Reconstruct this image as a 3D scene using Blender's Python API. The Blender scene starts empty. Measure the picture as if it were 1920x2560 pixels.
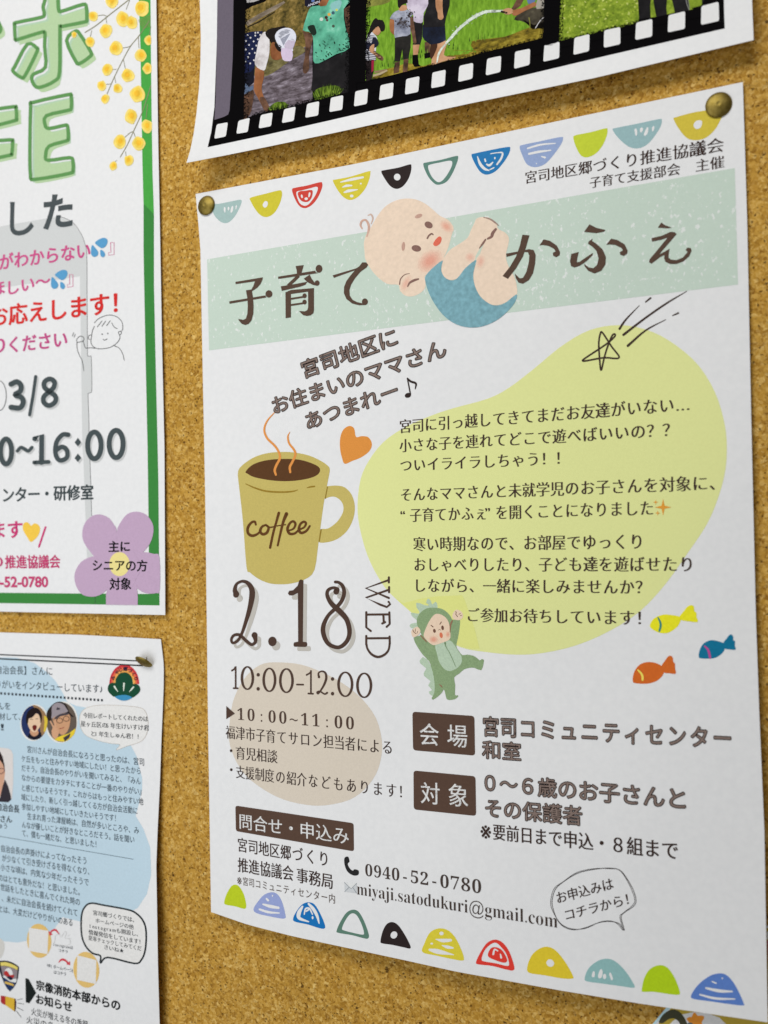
import bpy, bmesh, math, random
import numpy as np
from mathutils import Vector, Matrix
from mathutils.geometry import tessellate_polygon

random.seed(7)
scene = bpy.context.scene
COL = scene.collection
HGT = 1.10          # height of the board's origin above the floor

# ---------------------------------------------------------------- camera
# solved from the A3 sheet's four corners: board frame = x right, y up, z out of the board (metres)
FPX = 2140.0        # focal length in pixels of the 1920 x 2560 photograph
CAM_C = np.array([0.2990621, 0.2282401, 0.4166349])
CAM_R = np.array([[0.91552647, -0.02243622, -0.40163154], [-0.02312956, -0.9997276, 0.00312322], [-0.40159221, 0.00643017, -0.91579602]])

def bw(p):          # board frame -> world (board stands upright, facing -y)
    return Vector((p[0], -p[2], p[1] + HGT))

BM = np.array([[1, 0, 0], [0, 0, -1], [0, 1, 0.]])
cam = bpy.data.cameras.new('camera')
cam_o = bpy.data.objects.new('camera', cam)
COL.objects.link(cam_o)
cam.sensor_fit = 'VERTICAL'
cam.sensor_height = 36.0
cam.lens = 36.0 * FPX / 2560.0
cam.clip_start = .01
cam.clip_end = 50
rot = BM @ CAM_R.T @ np.diag([1, -1, -1.])
m4 = Matrix([list(rot[i]) + [bw(CAM_C)[i]] for i in range(3)] + [[0, 0, 0, 1]])
cam_o.matrix_world = m4
cam.dof.use_dof = True
cam.dof.focus_distance = .455
cam.dof.aperture_fstop = 6.6
scene.camera = cam_o

# ---------------------------------------------------------------- light
world = bpy.data.worlds.new('World')
scene.world = world
world.use_nodes = True
wb = world.node_tree.nodes['Background']
wb.inputs['Color'].default_value = (1, .985, .94, 1)
wb.inputs['Strength'].default_value = .10

def area(name, loc, target, sx, sy, power, color):
    l = bpy.data.lights.new(name, 'AREA')
    l.shape = 'RECTANGLE'
    l.size, l.size_y, l.energy, l.color = sx, sy, power, color
    o = bpy.data.objects.new(name, l)
    COL.objects.link(o)
    o.location = bw(loc)
    d = bw(target) - bw(loc)
    o.rotation_euler = d.to_track_quat('-Z', 'Y').to_euler()
    return o

area('ceiling_lamp', (.0, 1.1, .85), (.06, .2, 0), .9, .35, 10.0, (1, .985, .955))
area('left_fill_light', (-.2, .05, .62), (.03, .12, 0), .6, .7, 2.9, (.96, .98, 1))  # added soft fill from the left front, evens the brightness across the sheets
scene.view_settings.view_transform = 'Standard'
scene.view_settings.look = 'None'
scene.view_settings.exposure = 0
scene.view_settings.gamma = 1
scene.cycles.max_bounces = 6

# ---------------------------------------------------------------- helpers
def lin(c):
    c = c / 255.0
    return c / 12.92 if c <= .04045 else ((c + .055) / 1.055) ** 2.4

WHITE = (227, 229, 232)
def albedo(rgb, white=WHITE, paper=.80):
    return tuple(min(.9, max(.004, lin(a) / lin(w) * paper)) for a, w in zip(rgb, white))

MATS = {}
def ink(rgb, white=WHITE, grain=.05, scale=900, rough=.6, speck=0, gold=False):
    """printed ink: its colour with the faint mottling of a laser print"""
    key = (tuple(rgb), tuple(white), grain, scale, speck)
    if key in MATS:
        return MATS[key]
    m = bpy.data.materials.new('print_ink')
    m.use_nodes = True
    nt = m.node_tree
    bs = nt.nodes['Principled BSDF']
    bs.inputs['Roughness'].default_value = rough
    bs.inputs['Specular IOR Level'].default_value = .05 if sum(rgb) > 60 else 0
    tc = nt.nodes.new('ShaderNodeTexCoord')
    no = nt.nodes.new('ShaderNodeTexNoise')
    no.inputs['Scale'].default_value = scale
    no.inputs['Detail'].default_value = 3
    nt.links.new(tc.outputs['Object'], no.inputs['Vector'])
    mp = nt.nodes.new('ShaderNodeMapRange')
    mp.inputs[1].default_value, mp.inputs[2].default_value = .3, .7
    mp.inputs[3].default_value, mp.inputs[4].default_value = 1 - grain, 1 + grain
    nt.links.new(no.outputs['Fac'], mp.inputs[0])
    mu = nt.nodes.new('ShaderNodeVectorMath')
    mu.operation = 'SCALE'
    mu.inputs[0].default_value = albedo(rgb, white)
    nt.links.new(mp.outputs[0], mu.inputs['Scale'])
    out = mu.outputs[0]
    if speck:       # uninked flecks where the stencil texture leaves the paper bare
        n2 = nt.nodes.new('ShaderNodeTexNoise')
        n2.inputs['Scale'].default_value = 430
        n2.inputs['Detail'].default_value = 4
        n2.inputs['Roughness'].default_value = .62
        mpg = nt.nodes.new('ShaderNodeMapping')
        mpg.inputs['Rotation'].default_value = (0, .6, 0)
        mpg.inputs['Scale'].default_value = (1.2, 1, .8)
        nt.links.new(tc.outputs['Object'], mpg.inputs['Vector'])
        nt.links.new(mpg.outputs[0], n2.inputs['Vector'])
        n3 = nt.nodes.new('ShaderNodeTexNoise')
        n3.inputs['Scale'].default_value = 18
        nt.links.new(tc.outputs['Object'], n3.inputs['Vector'])
        ad = nt.nodes.new('ShaderNodeMath')
        ad.operation = 'MULTIPLY_ADD'
        ad.inputs[1].default_value = .16
        nt.links.new(n3.outputs['Fac'], ad.inputs[0])
        nt.links.new(n2.outputs['Fac'], ad.inputs[2])
        cr = nt.nodes.new('ShaderNodeMapRange')
        cr.inputs[1].default_value, cr.inputs[2].default_value = speck, speck + .05
        nt.links.new(ad.outputs[0], cr.inputs[0])
        mx = nt.nodes.new('ShaderNodeMix')
        mx.data_type = 'RGBA'
        nt.links.new(cr.outputs[0], mx.inputs['Factor'])
        nt.links.new(out, mx.inputs['A'])
        mx.inputs['B'].default_value = (.76, .80, .77, 1)
        out = mx.outputs['Result']
    nt.links.new(out, bs.inputs['Base Color'])
    MATS[key] = m
    return m

def ramp_mat(name, stops, scale, detail=5, rough=.6, stretch=(1, 1, 1), white=WHITE, rnd=.65):
    """print of a rough natural surface (grass, mud, cloth): noise through a colour ramp"""
    if name in MATS:
        return MATS[name]
    m = bpy.data.materials.new(name)
    m.use_nodes = True
    nt = m.node_tree
    bs = nt.nodes['Principled BSDF']
    bs.inputs['Roughness'].default_value = rough
    bs.inputs['Specular IOR Level'].default_value = .05
    tc = nt.nodes.new('ShaderNodeTexCoord')
    mpg = nt.nodes.new('ShaderNodeMapping')
    mpg.inputs['Scale'].default_value = stretch
    no = nt.nodes.new('ShaderNodeTexNoise')
    no.inputs['Scale'].default_value = scale
    no.inputs['Detail'].default_value = detail
    no.inputs['Roughness'].default_value = rnd
    cr = nt.nodes.new('ShaderNodeValToRGB')
    nt.links.new(tc.outputs['Object'], mpg.inputs['Vector'])
    nt.links.new(mpg.outputs[0], no.inputs['Vector'])
    nt.links.new(no.outputs['Fac'], cr.inputs[0])
    el = cr.color_ramp.elements
    while len(el) < len(stops):
        el.new(.5)
    for e, (p, c) in zip(el, stops):
        e.position = p
        e.color = (*albedo(c, white), 1)
    nt.links.new(cr.outputs[0], bs.inputs['Base Color'])
    MATS[name] = m
    return m

def paper_mat():
    m = bpy.data.materials.new('white_paper')
    m.use_nodes = True
    nt = m.node_tree
    bs = nt.nodes['Principled BSDF']
    bs.inputs['Roughness'].default_value = .55
    bs.inputs['Specular IOR Level'].default_value = .15
    tc = nt.nodes.new('ShaderNodeTexCoord')
    no = nt.nodes.new('ShaderNodeTexNoise')
    no.inputs['Scale'].default_value = 350
    no.inputs['Detail'].default_value = 6
    cr = nt.nodes.new('ShaderNodeValToRGB')
    cr.color_ramp.elements[0].position = .3
    cr.color_ramp.elements[0].color = (.785, .79, .80, 1)
    cr.color_ramp.elements[1].position = .7
    cr.color_ramp.elements[1].color = (.825, .828, .835, 1)
    nt.links.new(tc.outputs['Object'], no.inputs['Vector'])
    nt.links.new(no.outputs['Fac'], cr.inputs[0])
    nt.links.new(cr.outputs[0], bs.inputs['Base Color'])
    n2 = nt.nodes.new('ShaderNodeTexNoise')
    n2.inputs['Scale'].default_value = 45
    n2.inputs['Detail'].default_value = 3
    nt.links.new(tc.outputs['Object'], n2.inputs['Vector'])
    bp = nt.nodes.new('ShaderNodeBump')
    bp.inputs['Strength'].default_value = .02
    bp.inputs['Distance'].default_value = .002
    nt.links.new(n2.outputs['Fac'], bp.inputs['Height'])
    nt.links.new(bp.outputs[0], bs.inputs['Normal'])
    return m
PAPER = paper_mat()

def tag(o, label=None, cat=None, group=None, kind=None):
    if label: o['label'] = label
    if cat: o['category'] = cat
    if group: o['group'] = group
    if kind: o['kind'] = kind
    return o

def empty(name, loc):
    o = bpy.data.objects.new(name, None)
    o.empty_display_size = .02
    COL.objects.link(o)
    o.location = bw(loc)
    return o

def link_mesh(name, verts, faces, mats, idx=None, parent=None, smooth=False):
    """verts are world coordinates; stored relative to the parent's origin"""
    off = parent.location if parent else Vector((0, 0, 0))
    me = bpy.data.meshes.new(name)
    me.from_pydata([tuple(Vector(v) - off) for v in verts], [], faces)
    for m in mats:
        me.materials.append(m)
    if idx is not None:
        me.polygons.foreach_set('material_index', idx)
    if smooth:
        me.polygons.foreach_set('use_smooth', [True] * len(me.polygons))
    me.update()
    o = bpy.data.objects.new(name, me)
    COL.objects.link(o)
    if parent:
        o.parent = parent
    return o

def blk(x0, y0, s):
    """coordinates read off an enlargement of the photograph -> pixels of the photograph"""
    def f(*pts):
        if len(pts) == 1 and not isinstance(pts[0], tuple):
            pts = pts[0]
        return [(x0 + p[0] / s, y0 + p[1] / s) for p in pts]
    f.s = s
    return f

B1 = blk(0, 0, 3.456); B2 = blk(0, 480, 3.456); B3 = blk(0, 1000, 3.456)
B4 = blk(0, 1500, 3.456); B5 = blk(0, 1960, 3.456)
B6 = blk(440, 0, 2.242); B7 = blk(1080, 0, 1.975)
C1 = blk(480, 440, 2.304); C2 = blk(1100, 480, 2.0232); C3 = blk(480, 800, 2.37)
C4 = blk(540, 1080, 3.567); C5 = blk(940, 940, 1.728); C6 = blk(960, 1440, 1.765)
C7 = blk(520, 1600, 3.072); C8 = blk(1000, 1740, 1.8433)
D1 = blk(520, 1980, 2.37); D2 = blk(1140, 2080, 2.127); D3 = blk(1600, 2440, 5.184)
TL = blk(550, 640, 4.1475); TR = blk(1240, 520, 3.190); BB = blk(880, 480, 3.770)
DN = blk(1010, 1480, 7.541); FI = blk(1560, 1490, 5.184)
Z6 = blk(520, 380, 3.318); Z7 = blk(920, 310, 3.318); Z8 = blk(1360, 260, 3.318)
F1 = blk(520, 0, 4.3658); F2 = blk(860, 0, 4.3658); F3 = blk(1200, 0, 4.1475); F4 = blk(1500, 0, 3.95)
E5 = blk(540, 2170, 2.592); N1 = blk(0, 1740, 6.913); N2 = blk(0, 2360, 11.057)
WD = blk(540, 1420, 3.6065); EM = blk(260, 1630, 10.37)

def sm(pts, closed=True, n=5):
    """Catmull-Rom through the points"""
    P = [np.array(p, float) for p in pts]
    k = len(P)
    out = []
    rng = range(k) if closed else range(k - 1)
    for i in rng:
        p1, p2 = P[i], P[(i + 1) % k]
        p0 = P[(i - 1) % k] if closed or i > 0 else 2 * p1 - p2
        p3 = P[(i + 2) % k] if closed or i + 2 < k else 2 * p2 - p1
        for j in range(n):
            t = j / n
            out.append(.5 * (2 * p1 + (p2 - p0) * t + (2 * p0 - 5 * p1 + 4 * p2 - p3) * t * t + (3 * p1 - p0 - 3 * p2 + p3) * t ** 3))
    if not closed:
        out.append(P[-1])
    return [tuple(p) for p in out]

def ell(cx, cy, rx, ry, a=0, n=28):
    ca, sa = math.cos(math.radians(a)), math.sin(math.radians(a))
    return [(cx + rx * math.cos(t) * ca - ry * math.sin(t) * sa, cy + rx * math.cos(t) * sa + ry * math.sin(t) * ca)
            for t in (2 * math.pi * i / n for i in range(n))]

def rnd(pts, r, n=5):
    """round the corners of a polygon"""
    out = []
    k = len(pts)
    for i in range(k):
        a, b, c = (np.array(pts[(i + j) % k], float) for j in (-1, 0, 1))
        u, v = (a - b) / np.linalg.norm(a - b), (c - b) / np.linalg.norm(c - b)
        p, q = b + u * r, b + v * r
        for j in range(n + 1):
            t = j / n
            out.append(tuple((1 - t) ** 2 * p + 2 * t * (1 - t) * b + t * t * q))
    return out

# ---------------------------------------------------------------- glyphs
GL = {}
def glyph(s, off=0.0, res=4):
    key = (s, off, res)
    if key not in GL:
        c = bpy.data.curves.new('glyph', 'FONT')
        c.body = s
        c.offset = off
        c.resolution_u = res
        o = bpy.data.objects.new('glyph', c)
        me = bpy.data.meshes.new_from_object(o)
        v = np.array([(x.co.x, x.co.y) for x in me.vertices]) if len(me.vertices) else np.zeros((0, 2))
        f = [tuple(p.vertices) for p in me.polygons]
        GL[key] = (v, f)
        bpy.data.objects.remove(o)
        bpy.data.curves.remove(c)
        bpy.data.meshes.remove(me)
    return GL[key]

class Sheet:
    """a sheet of paper hanging on the board; prints lie on it a few hundredths of a millimetre up"""
    def __init__(self, name, base, h, cell=30):
        self.e = empty(name, base)
        self.h, self.cell, self.k = h, cell, 0
    def ray(self, px, z):
        px = np.asarray(px, float)
        d = np.c_[(px[:, 0] - 960) / FPX, (px[:, 1] - 1280) / FPX, np.ones(len(px))] @ CAM_R
        zz = np.full(len(px), .003) + z
        for _ in range(40):
            t = (zz - CAM_C[2]) / d[:, 2]
            X = CAM_C + d * t[:, None]
            zz = .5 * zz + .5 * (self.h(X[:, 0], X[:, 1]) + z)
        X[:, 2] = zz
        return X
    def paper(self, top, right, bottom, left, nx=48, ny=64, thick=.00018, name='paper_sheet', mat=None):
        """edges as pixel polylines: top and bottom left->right, left and right top->bottom"""
        def samp(pl, n):
            pl = np.array(pl, float)
            L = np.r_[0, np.cumsum(np.linalg.norm(np.diff(pl, axis=0), axis=1))]
            t = np.linspace(0, L[-1], n + 1)
            return np.c_[np.interp(t, L, pl[:, 0]), np.interp(t, L, pl[:, 1])]
        T, Bo, Lf, Rt = samp(top, nx), samp(bottom, nx), samp(left, ny), samp(right, ny)
        s = np.linspace(0, 1, nx + 1)[None, :, None]
        t = np.linspace(0, 1, ny + 1)[:, None, None]
        P = ((1 - t) * T[None] + t * Bo[None] + (1 - s) * Lf[:, None] + s * Rt[:, None]
             - ((1 - t) * (1 - s) * T[0] + (1 - t) * s * T[-1] + t * (1 - s) * Bo[0] + t * s * Bo[-1]))
        V = self.ray(P.reshape(-1, 2), 0)
        n = len(V)
        back = V.copy()
        back[:, 2] -= thick
        W = nx + 1
        F = []
        for j in range(ny):
            for i in range(nx):
                a = j * W + i
                F.append((a, a + W, a + W + 1, a + 1))
                F.append((n + a, n + a + 1, n + a + W + 1, n + a + W))
        rim = [i for i in range(W)] + [j * W + nx for j in range(1, ny + 1)] + [ny * W + i for i in range(nx - 1, -1, -1)] + [j * W for j in range(ny - 1, 0, -1)]
        for a, b in zip(rim, rim[1:] + rim[:1]):
            F.append((a, b, n + b, n + a))
        allv = [bw(v) for v in np.vstack([V, back])]
        return link_mesh(name, allv, F, [mat or PAPER], parent=self.e, smooth=False)

class Print:
    def __init__(self, sheet, name):
        self.s, self.name = sheet, name
        self.V, self.Z, self.F, self.I, self.M = [], [], [], [], []
    def _z(self, layer):
        self.s.k += 1
        return 4e-5 * layer + 0.6e-7 * (self.s.k % 200)
    def add(self, v2, faces, mat, layer):
        if not isinstance(mat, bpy.types.Material):
            mat = ink(mat)
        if mat not in self.M:
            self.M.append(mat)
        mi = self.M.index(mat)
        v2 = np.asarray(v2, float)
        c = self.s.cell
        lo, hi = v2.min(0), v2.max(0)
        if max(hi - lo) > c * 1.3:
            bm = bmesh.new()
            vs = [bm.verts.new((p[0], p[1], 0)) for p in v2]
            for f in faces:
                try:
                    bm.faces.new([vs[i] for i in f])
                except ValueError:
                    pass
            for ax in (0, 1):
                k = math.floor(lo[ax] / c) + 1
                while k * c < hi[ax]:
                    co, no = [0, 0, 0], [0, 0, 0]
                    co[ax], no[ax] = k * c, 1
                    bmesh.ops.bisect_plane(bm, geom=bm.verts[:] + bm.edges[:] + bm.faces[:], plane_co=co, plane_no=no, dist=1e-4)
                    k += 1
            bm.verts.index_update()
            v2 = np.array([(v.co.x, v.co.y) for v in bm.verts])
            faces = [tuple(v.index for v in f.verts) for f in bm.faces]
            bm.free()
        b = len(self.V)
        z = self._z(layer)
        self.V += [tuple(p) for p in v2]
        self.Z += [z] * len(v2)
        for f in faces:
            self.F.append(tuple(b + i for i in f))
            self.I.append(mi)
    def poly(self, pts, mat, layer=1, smooth=True, holes=(), n=5):
        pts = sm(pts, True, n) if smooth else list(pts)
        loops = [pts] + [list(h) for h in holes]
        tri = tessellate_polygon([[Vector((p[0], p[1], 0)) for p in L] for L in loops])
        flat = [p for L in loops for p in L]
        self.add(flat, [tuple(t) for t in tri], mat, layer)
        return self
    def stroke(self, pts, w, mat, layer=2, closed=False, n=5, smooth=True, cap=True):
        k = len(pts)
        ws = [w] * k if not isinstance(w, (list, tuple)) else list(w)
        p3 = [(p[0], p[1], q) for p, q in zip(pts, ws)]
        P = np.array(sm(p3, closed, n) if smooth else p3 + ([p3[0]] if closed else []), float)
        if smooth and closed:
            P = np.vstack([P, P[:1]])
        d = np.gradient(P[:, :2], axis=0)
        if closed:
            d[0] = d[-1] = P[1, :2] - P[-2, :2]
        ln = np.linalg.norm(d, axis=1, keepdims=True)
        d = d / np.maximum(ln, 1e-9)
        nrm = np.c_[-d[:, 1], d[:, 0]]
        hw = np.maximum(P[:, 2:3], .1) / 2
        A, Bq = P[:, :2] + nrm * hw, P[:, :2] - nrm * hw
        m = len(P)
        V = np.vstack([A, Bq])
        F = [(i, i + 1, m + i + 1, m + i) for i in range(m - 1)]
        self.add(V, F, mat, layer)
        if cap and not closed:
            for i in (0, -1):
                self.add(ell(P[i, 0], P[i, 1], hw[i, 0], hw[i, 0], n=12), [tuple(range(12))], mat, layer)
        return self
    def text(self, s, p0, p1, h, mat, layer=4, off=0.0, dil=0.0, kw=1.0, latin=False, lean=-.012, h1=None, cell=False, fit=None, adv=1.0, res=4):
        """p0, p1: ink's lower left and lower right (pixels); h: height of the characters at p0 (pixels)"""
        p0, p1 = np.array(p0, float), np.array(p1, float)
        if h1 is None:
            h1 = h * (p1[0] + 3808) / (p0[0] + 3808)
        Vs, Fs, nv = [], [], 0
        if latin and not cell:
            v, f = glyph(s, off, res)
            Vs, Fs = [v], [f]
        else:
            x = 0.0
            for ch in s:
                if ch == '※':
                    v = (v0 := glyph(ch, off, res))[0] * 1.45
                    v = v - (0, .17)
                    Vs.append(v + (x + .02, 0)); Fs.append([tuple(i + nv for i in q) for q in v0[1]]); nv += len(v); x += adv
                    continue
                if ch in ' \u3000':
                    x += .35 if ch == ' ' else 1
                    continue
                v, f = glyph(ch, 0.0 if off < 0 and ch in '達僕喜意議優護番世' else off, res)
                if len(v) == 0:
                    continue
                kana = '\u3040' <= ch <= '\u30ff'
                a = (kw if kana else .55 if ch in '“”' else .58 if ch.isascii() and not cell else 1.0) * adv
                v = v.copy()
                if cell:
                    v[:, 0] += x + a / 2 - (v[:, 0].min() + v[:, 0].max()) / 2
                else:
                    v[:, 0] += x + (a - 1) / 2
                x += a
                Vs.append(v)
                Fs.append([tuple(i + nv for i in q) for q in f])
                nv += len(v)
        V = np.vstack(Vs)
        F = [q for L in Fs for q in L]
        x0, x1 = V[:, 0].min(), V[:, 0].max()
        y0, y1 = (0.0, .70) if latin else (-.075, .845)
        if fit == 'ink':
            y0, y1 = V[:, 1].min(), V[:, 1].max()
        q = [p0, p1, p1 + (lean * h1, -h1), p0 + (lean * h, -h)]
        # projective map of the line's box onto the quad
        A = []
        for (u, w), (X, Y) in zip([(0, 0), (1, 0), (1, 1), (0, 1)], q):
            A.append([u, w, 1, 0, 0, 0, -X * u, -X * w, -X])
            A.append([0, 0, 0, u, w, 1, -Y * u, -Y * w, -Y])
        H = np.linalg.svd(np.array(A))[2][-1].reshape(3, 3)
        em = 1 / (x1 - x0)
        dx_, dy_ = dil if isinstance(dil, tuple) else (dil, 0)
        offs = [(0, 0)]
        if dx_:
            offs += [(-dx_, 0), (dx_, 0)]
        if dy_:
            offs += [(0, -dy_), (0, dy_)] + [(a * dx_ * .7, c_ * dy_ * .7) for a in (-1, 1) for c_ in (-1, 1)]
        for dx, dy in offs:
            U = np.c_[(V[:, 0] + dx - x0) * em, (V[:, 1] + dy - y0) / (y1 - y0), np.ones(len(V))] @ H.T
            self.add_small(U[:, :2] / U[:, 2:3], F, mat, layer)
        return self
    def soft(self, f, cx, cy, rx, ry, ang, c0, c1, layer, white=WHITE, n=6):
        """a dabbed blush: rings of print from the faint rim to the strong middle"""
        for i in range(n):
            t = i / (n - 1)
            c = tuple(a + (b_ - a) * t for a, b_ in zip(c0, c1))
            wob = [(1 - .72 * t) * (1 + .05 * math.sin(3 * k + i)) for k in range(20)]
            e = ell(0, 0, rx, ry, 0, 20)
            ca, sa = math.cos(math.radians(ang)), math.sin(math.radians(ang))
            P = [(cx + (x * w) * ca - (y * w) * sa, cy + (x * w) * sa + (y * w) * ca) for (x, y), w in zip(e, wob)]
            self.poly(f(P), ink(c, white, grain=.06, scale=1500), layer + .12 * i, n=2)
    def fade(self, pts, w, mat, layer, n=240, seed=1):
        """the soft edge of a printed photograph: dots of ink thinning out from a line (w > 0: to its right)"""
        r = random.Random(seed)
        P = np.array(pts, float)
        L = np.r_[0, np.cumsum(np.linalg.norm(np.diff(P, axis=0), axis=1))]
        for k in range(int(n * 1.6)):
            t = r.random() * L[-1]
            i = min(int(np.searchsorted(L, t, 'right')) - 1, len(P) - 2)
            d = (P[i + 1] - P[i]) / (L[i + 1] - L[i])
            q = P[i] + d * (t - L[i]) + np.array([-d[1], d[0]]) * w * .75 * r.random() ** 2
            e = .6 + .9 * r.random()
            self.poly(ell(q[0], q[1], e, e * .8, 0, 7), mat, layer, smooth=False)
    def add_small(self, v2, faces, mat, layer):
        c, self.s.cell = self.s.cell, 1e9
        self.add(v2, faces, mat, layer)
        self.s.cell = c
    def build(self):
        X = self.s.ray(np.array(self.V), np.array(self.Z))
        # make every face look out of the board
        F = []
        P = np.array(self.V)
        for f in self.F:
            a = sum(P[f[i]][0] * P[f[(i + 1) % len(f)]][1] - P[f[(i + 1) % len(f)]][0] * P[f[i]][1] for i in range(len(f)))
            F.append(f if a < 0 else tuple(reversed(f)))
        return link_mesh(self.name, [bw(v) for v in X], F, self.M, self.I, parent=self.s.e)

# ---------------------------------------------------------------- cork board
def cork_mat():
    m = bpy.data.materials.new('cork')
    m.use_nodes = True
    nt = m.node_tree
    N, L = nt.nodes, nt.links
    bs = N['Principled BSDF']
    bs.inputs['Roughness'].default_value = .7
    bs.inputs['Specular IOR Level'].default_value = .12
    tc = N.new('ShaderNodeTexCoord')
    wn = N.new('ShaderNodeTexNoise')
    wn.inputs['Scale'].default_value = 420
    wn.inputs['Detail'].default_value = 2
    L.new(tc.outputs['Object'], wn.inputs['Vector'])
    wv = N.new('ShaderNodeVectorMath'); wv.operation = 'MULTIPLY_ADD'
    wv.inputs[1].default_value = (.0026,) * 3
    L.new(wn.outputs['Color'], wv.inputs[0])
    L.new(tc.outputs['Object'], wv.inputs[2])
    def vor(scale, feature='F1'):
        v = N.new('ShaderNodeTexVoronoi')
        v.feature = feature
        v.inputs['Scale'].default_value = scale
        L.new(wv.outputs[0], v.inputs['Vector'])
        return v
    v1, v2 = vor(560), vor(1000)
    def ramp(src, stops, mode='LINEAR'):
        r = N.new('ShaderNodeValToRGB')
        r.color_ramp.interpolation = mode
        el = r.color_ramp.elements
        while len(el) < len(stops):
            el.new(.5)
        for e, (p, c) in zip(el, stops):
            e.position = p
            e.color = (*c, 1) if len(c) == 3 else c
        L.new(src, r.inputs[0])
        return r
    s1 = N.new('ShaderNodeSeparateColor'); L.new(v1.outputs['Color'], s1.inputs[0])
    s2 = N.new('ShaderNodeSeparateColor'); L.new(v2.outputs['Color'], s2.inputs[0])
    g1 = ramp(s1.outputs[0], [(0, (.20, .085, .008)), (.22, (.36, .178, .020)), (.55, (.49, .272, .043)), (.85, (.56, .330, .066)), (1, (.76, .54, .19))])
    g2 = ramp(s2.outputs[1], [(0, (.22, .10, .010)), (.28, (.42, .22, .027)), (.72, (.54, .306, .056)), (1, (.70, .47, .15))])
    mx = N.new('ShaderNodeMix'); mx.data_type = 'RGBA'; mx.inputs['Factor'].default_value = .5
    L.new(g1.outputs[0], mx.inputs['A']); L.new(g2.outputs[0], mx.inputs['B'])
    # dark bark flecks and pits
    v3 = vor(640)
    s3 = N.new('ShaderNodeSeparateColor'); L.new(v3.outputs['Color'], s3.inputs[0])
    pick = N.new('ShaderNodeMath'); pick.operation = 'GREATER_THAN'; pick.inputs[1].default_value = .84
    L.new(s3.outputs[2], pick.inputs[0])
    sz = N.new('ShaderNodeMapRange')
    sz.inputs[1].default_value, sz.inputs[2].default_value = .42, .2
    L.new(v3.outputs['Distance'], sz.inputs[0])
    dk = N.new('ShaderNodeMath'); dk.operation = 'MULTIPLY'
    L.new(pick.outputs[0], dk.inputs[0]); L.new(sz.outputs[0], dk.inputs[1])
    big = N.new('ShaderNodeTexNoise'); big.inputs['Scale'].default_value = 210; big.inputs['Detail'].default_value = 3
    L.new(tc.outputs['Object'], big.inputs['Vector'])
    br = N.new('ShaderNodeMapRange'); br.inputs[1].default_value, br.inputs[2].default_value = .695, .73
    L.new(big.outputs['Fac'], br.inputs[0])
    dm = N.new('ShaderNodeMath'); dm.operation = 'MAXIMUM'
    L.new(dk.outputs[0], dm.inputs[0]); L.new(br.outputs[0], dm.inputs[1])
    # old pin holes
    hv = N.new('ShaderNodeTexVoronoi'); hv.inputs['Scale'].default_value = 34
    L.new(wv.outputs[0], hv.inputs['Vector'])
    hs = N.new('ShaderNodeSeparateColor'); L.new(hv.outputs['Color'], hs.inputs[0])
    hp = N.new('ShaderNodeMath'); hp.operation = 'GREATER_THAN'; hp.inputs[1].default_value = .45
    L.new(hs.outputs[0], hp.inputs[0])
    hr = N.new('ShaderNodeMapRange'); hr.inputs[1].default_value, hr.inputs[2].default_value = .026, .016
    L.new(hv.outputs['Distance'], hr.inputs[0])
    hk = N.new('ShaderNodeMath'); hk.operation = 'MULTIPLY'
    L.new(hp.outputs[0], hk.inputs[0]); L.new(hr.outputs[0], hk.inputs[1])
    dmx = N.new('ShaderNodeMath'); dmx.operation = 'MAXIMUM'
    L.new(dm.outputs[0], dmx.inputs[0]); L.new(hk.outputs[0], dmx.inputs[1])
    dm = dmx
    dm8 = N.new('ShaderNodeMath'); dm8.operation = 'MULTIPLY'; dm8.inputs[1].default_value = .8
    L.new(dm.outputs[0], dm8.inputs[0])
    m2 = N.new('ShaderNodeMix'); m2.data_type = 'RGBA'
    L.new(dm8.outputs[0], m2.inputs['Factor']); L.new(mx.outputs['Result'], m2.inputs['A'])
    m2.inputs['B'].default_value = (.04, .014, .003, 1)
    # slow uneven tint
    ln = N.new('ShaderNodeTexNoise'); ln.inputs['Scale'].default_value = 22; ln.inputs['Detail'].default_value = 4
    L.new(tc.outputs['Object'], ln.inputs['Vector'])
    lr = N.new('ShaderNodeMapRange'); lr.inputs[3].default_value, lr.inputs[4].default_value = .93, 1.22
    L.new(ln.outputs['Fac'], lr.inputs[0])
    fm = N.new('ShaderNodeVectorMath'); fm.operation = 'SCALE'
    L.new(m2.outputs['Result'], fm.inputs[0]); L.new(lr.outputs[0], fm.inputs['Scale'])
    L.new(fm.outputs[0], bs.inputs['Base Color'])
    hm = N.new('ShaderNodeMath'); hm.operation = 'MULTIPLY_ADD'; hm.inputs[1].default_value = -1.4
    L.new(dm.outputs[0], hm.inputs[0]); L.new(s1.outputs[0], hm.inputs[2])
    bp = N.new('ShaderNodeBump'); bp.inputs['Strength'].default_value = .5; bp.inputs['Distance'].default_value = .0006
    L.new(hm.outputs[0], bp.inputs['Height'])
    L.new(bp.outputs[0], bs.inputs['Normal'])
    return m

bx0, bx1, by0, by1, bt = -.45, .62, -.32, .85, .012
bv = [bw((x, y, z)) for z in (-bt, 0) for y in (by0, by1) for x in (bx0, bx1)]
board = link_mesh('cork_board', bv, [(4, 5, 7, 6), (0, 2, 3, 1), (0, 1, 5, 4), (2, 6, 7, 3), (0, 4, 6, 2), (1, 3, 7, 5)], [cork_mat()])
tag(board, 'golden brown cork notice board with dark flecks behind all the pinned sheets', 'notice board')

# ---------------------------------------------------------------- the sheets of paper
def g(x, c, s):
    return np.exp(-((x - c) / s) ** 2)

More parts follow.
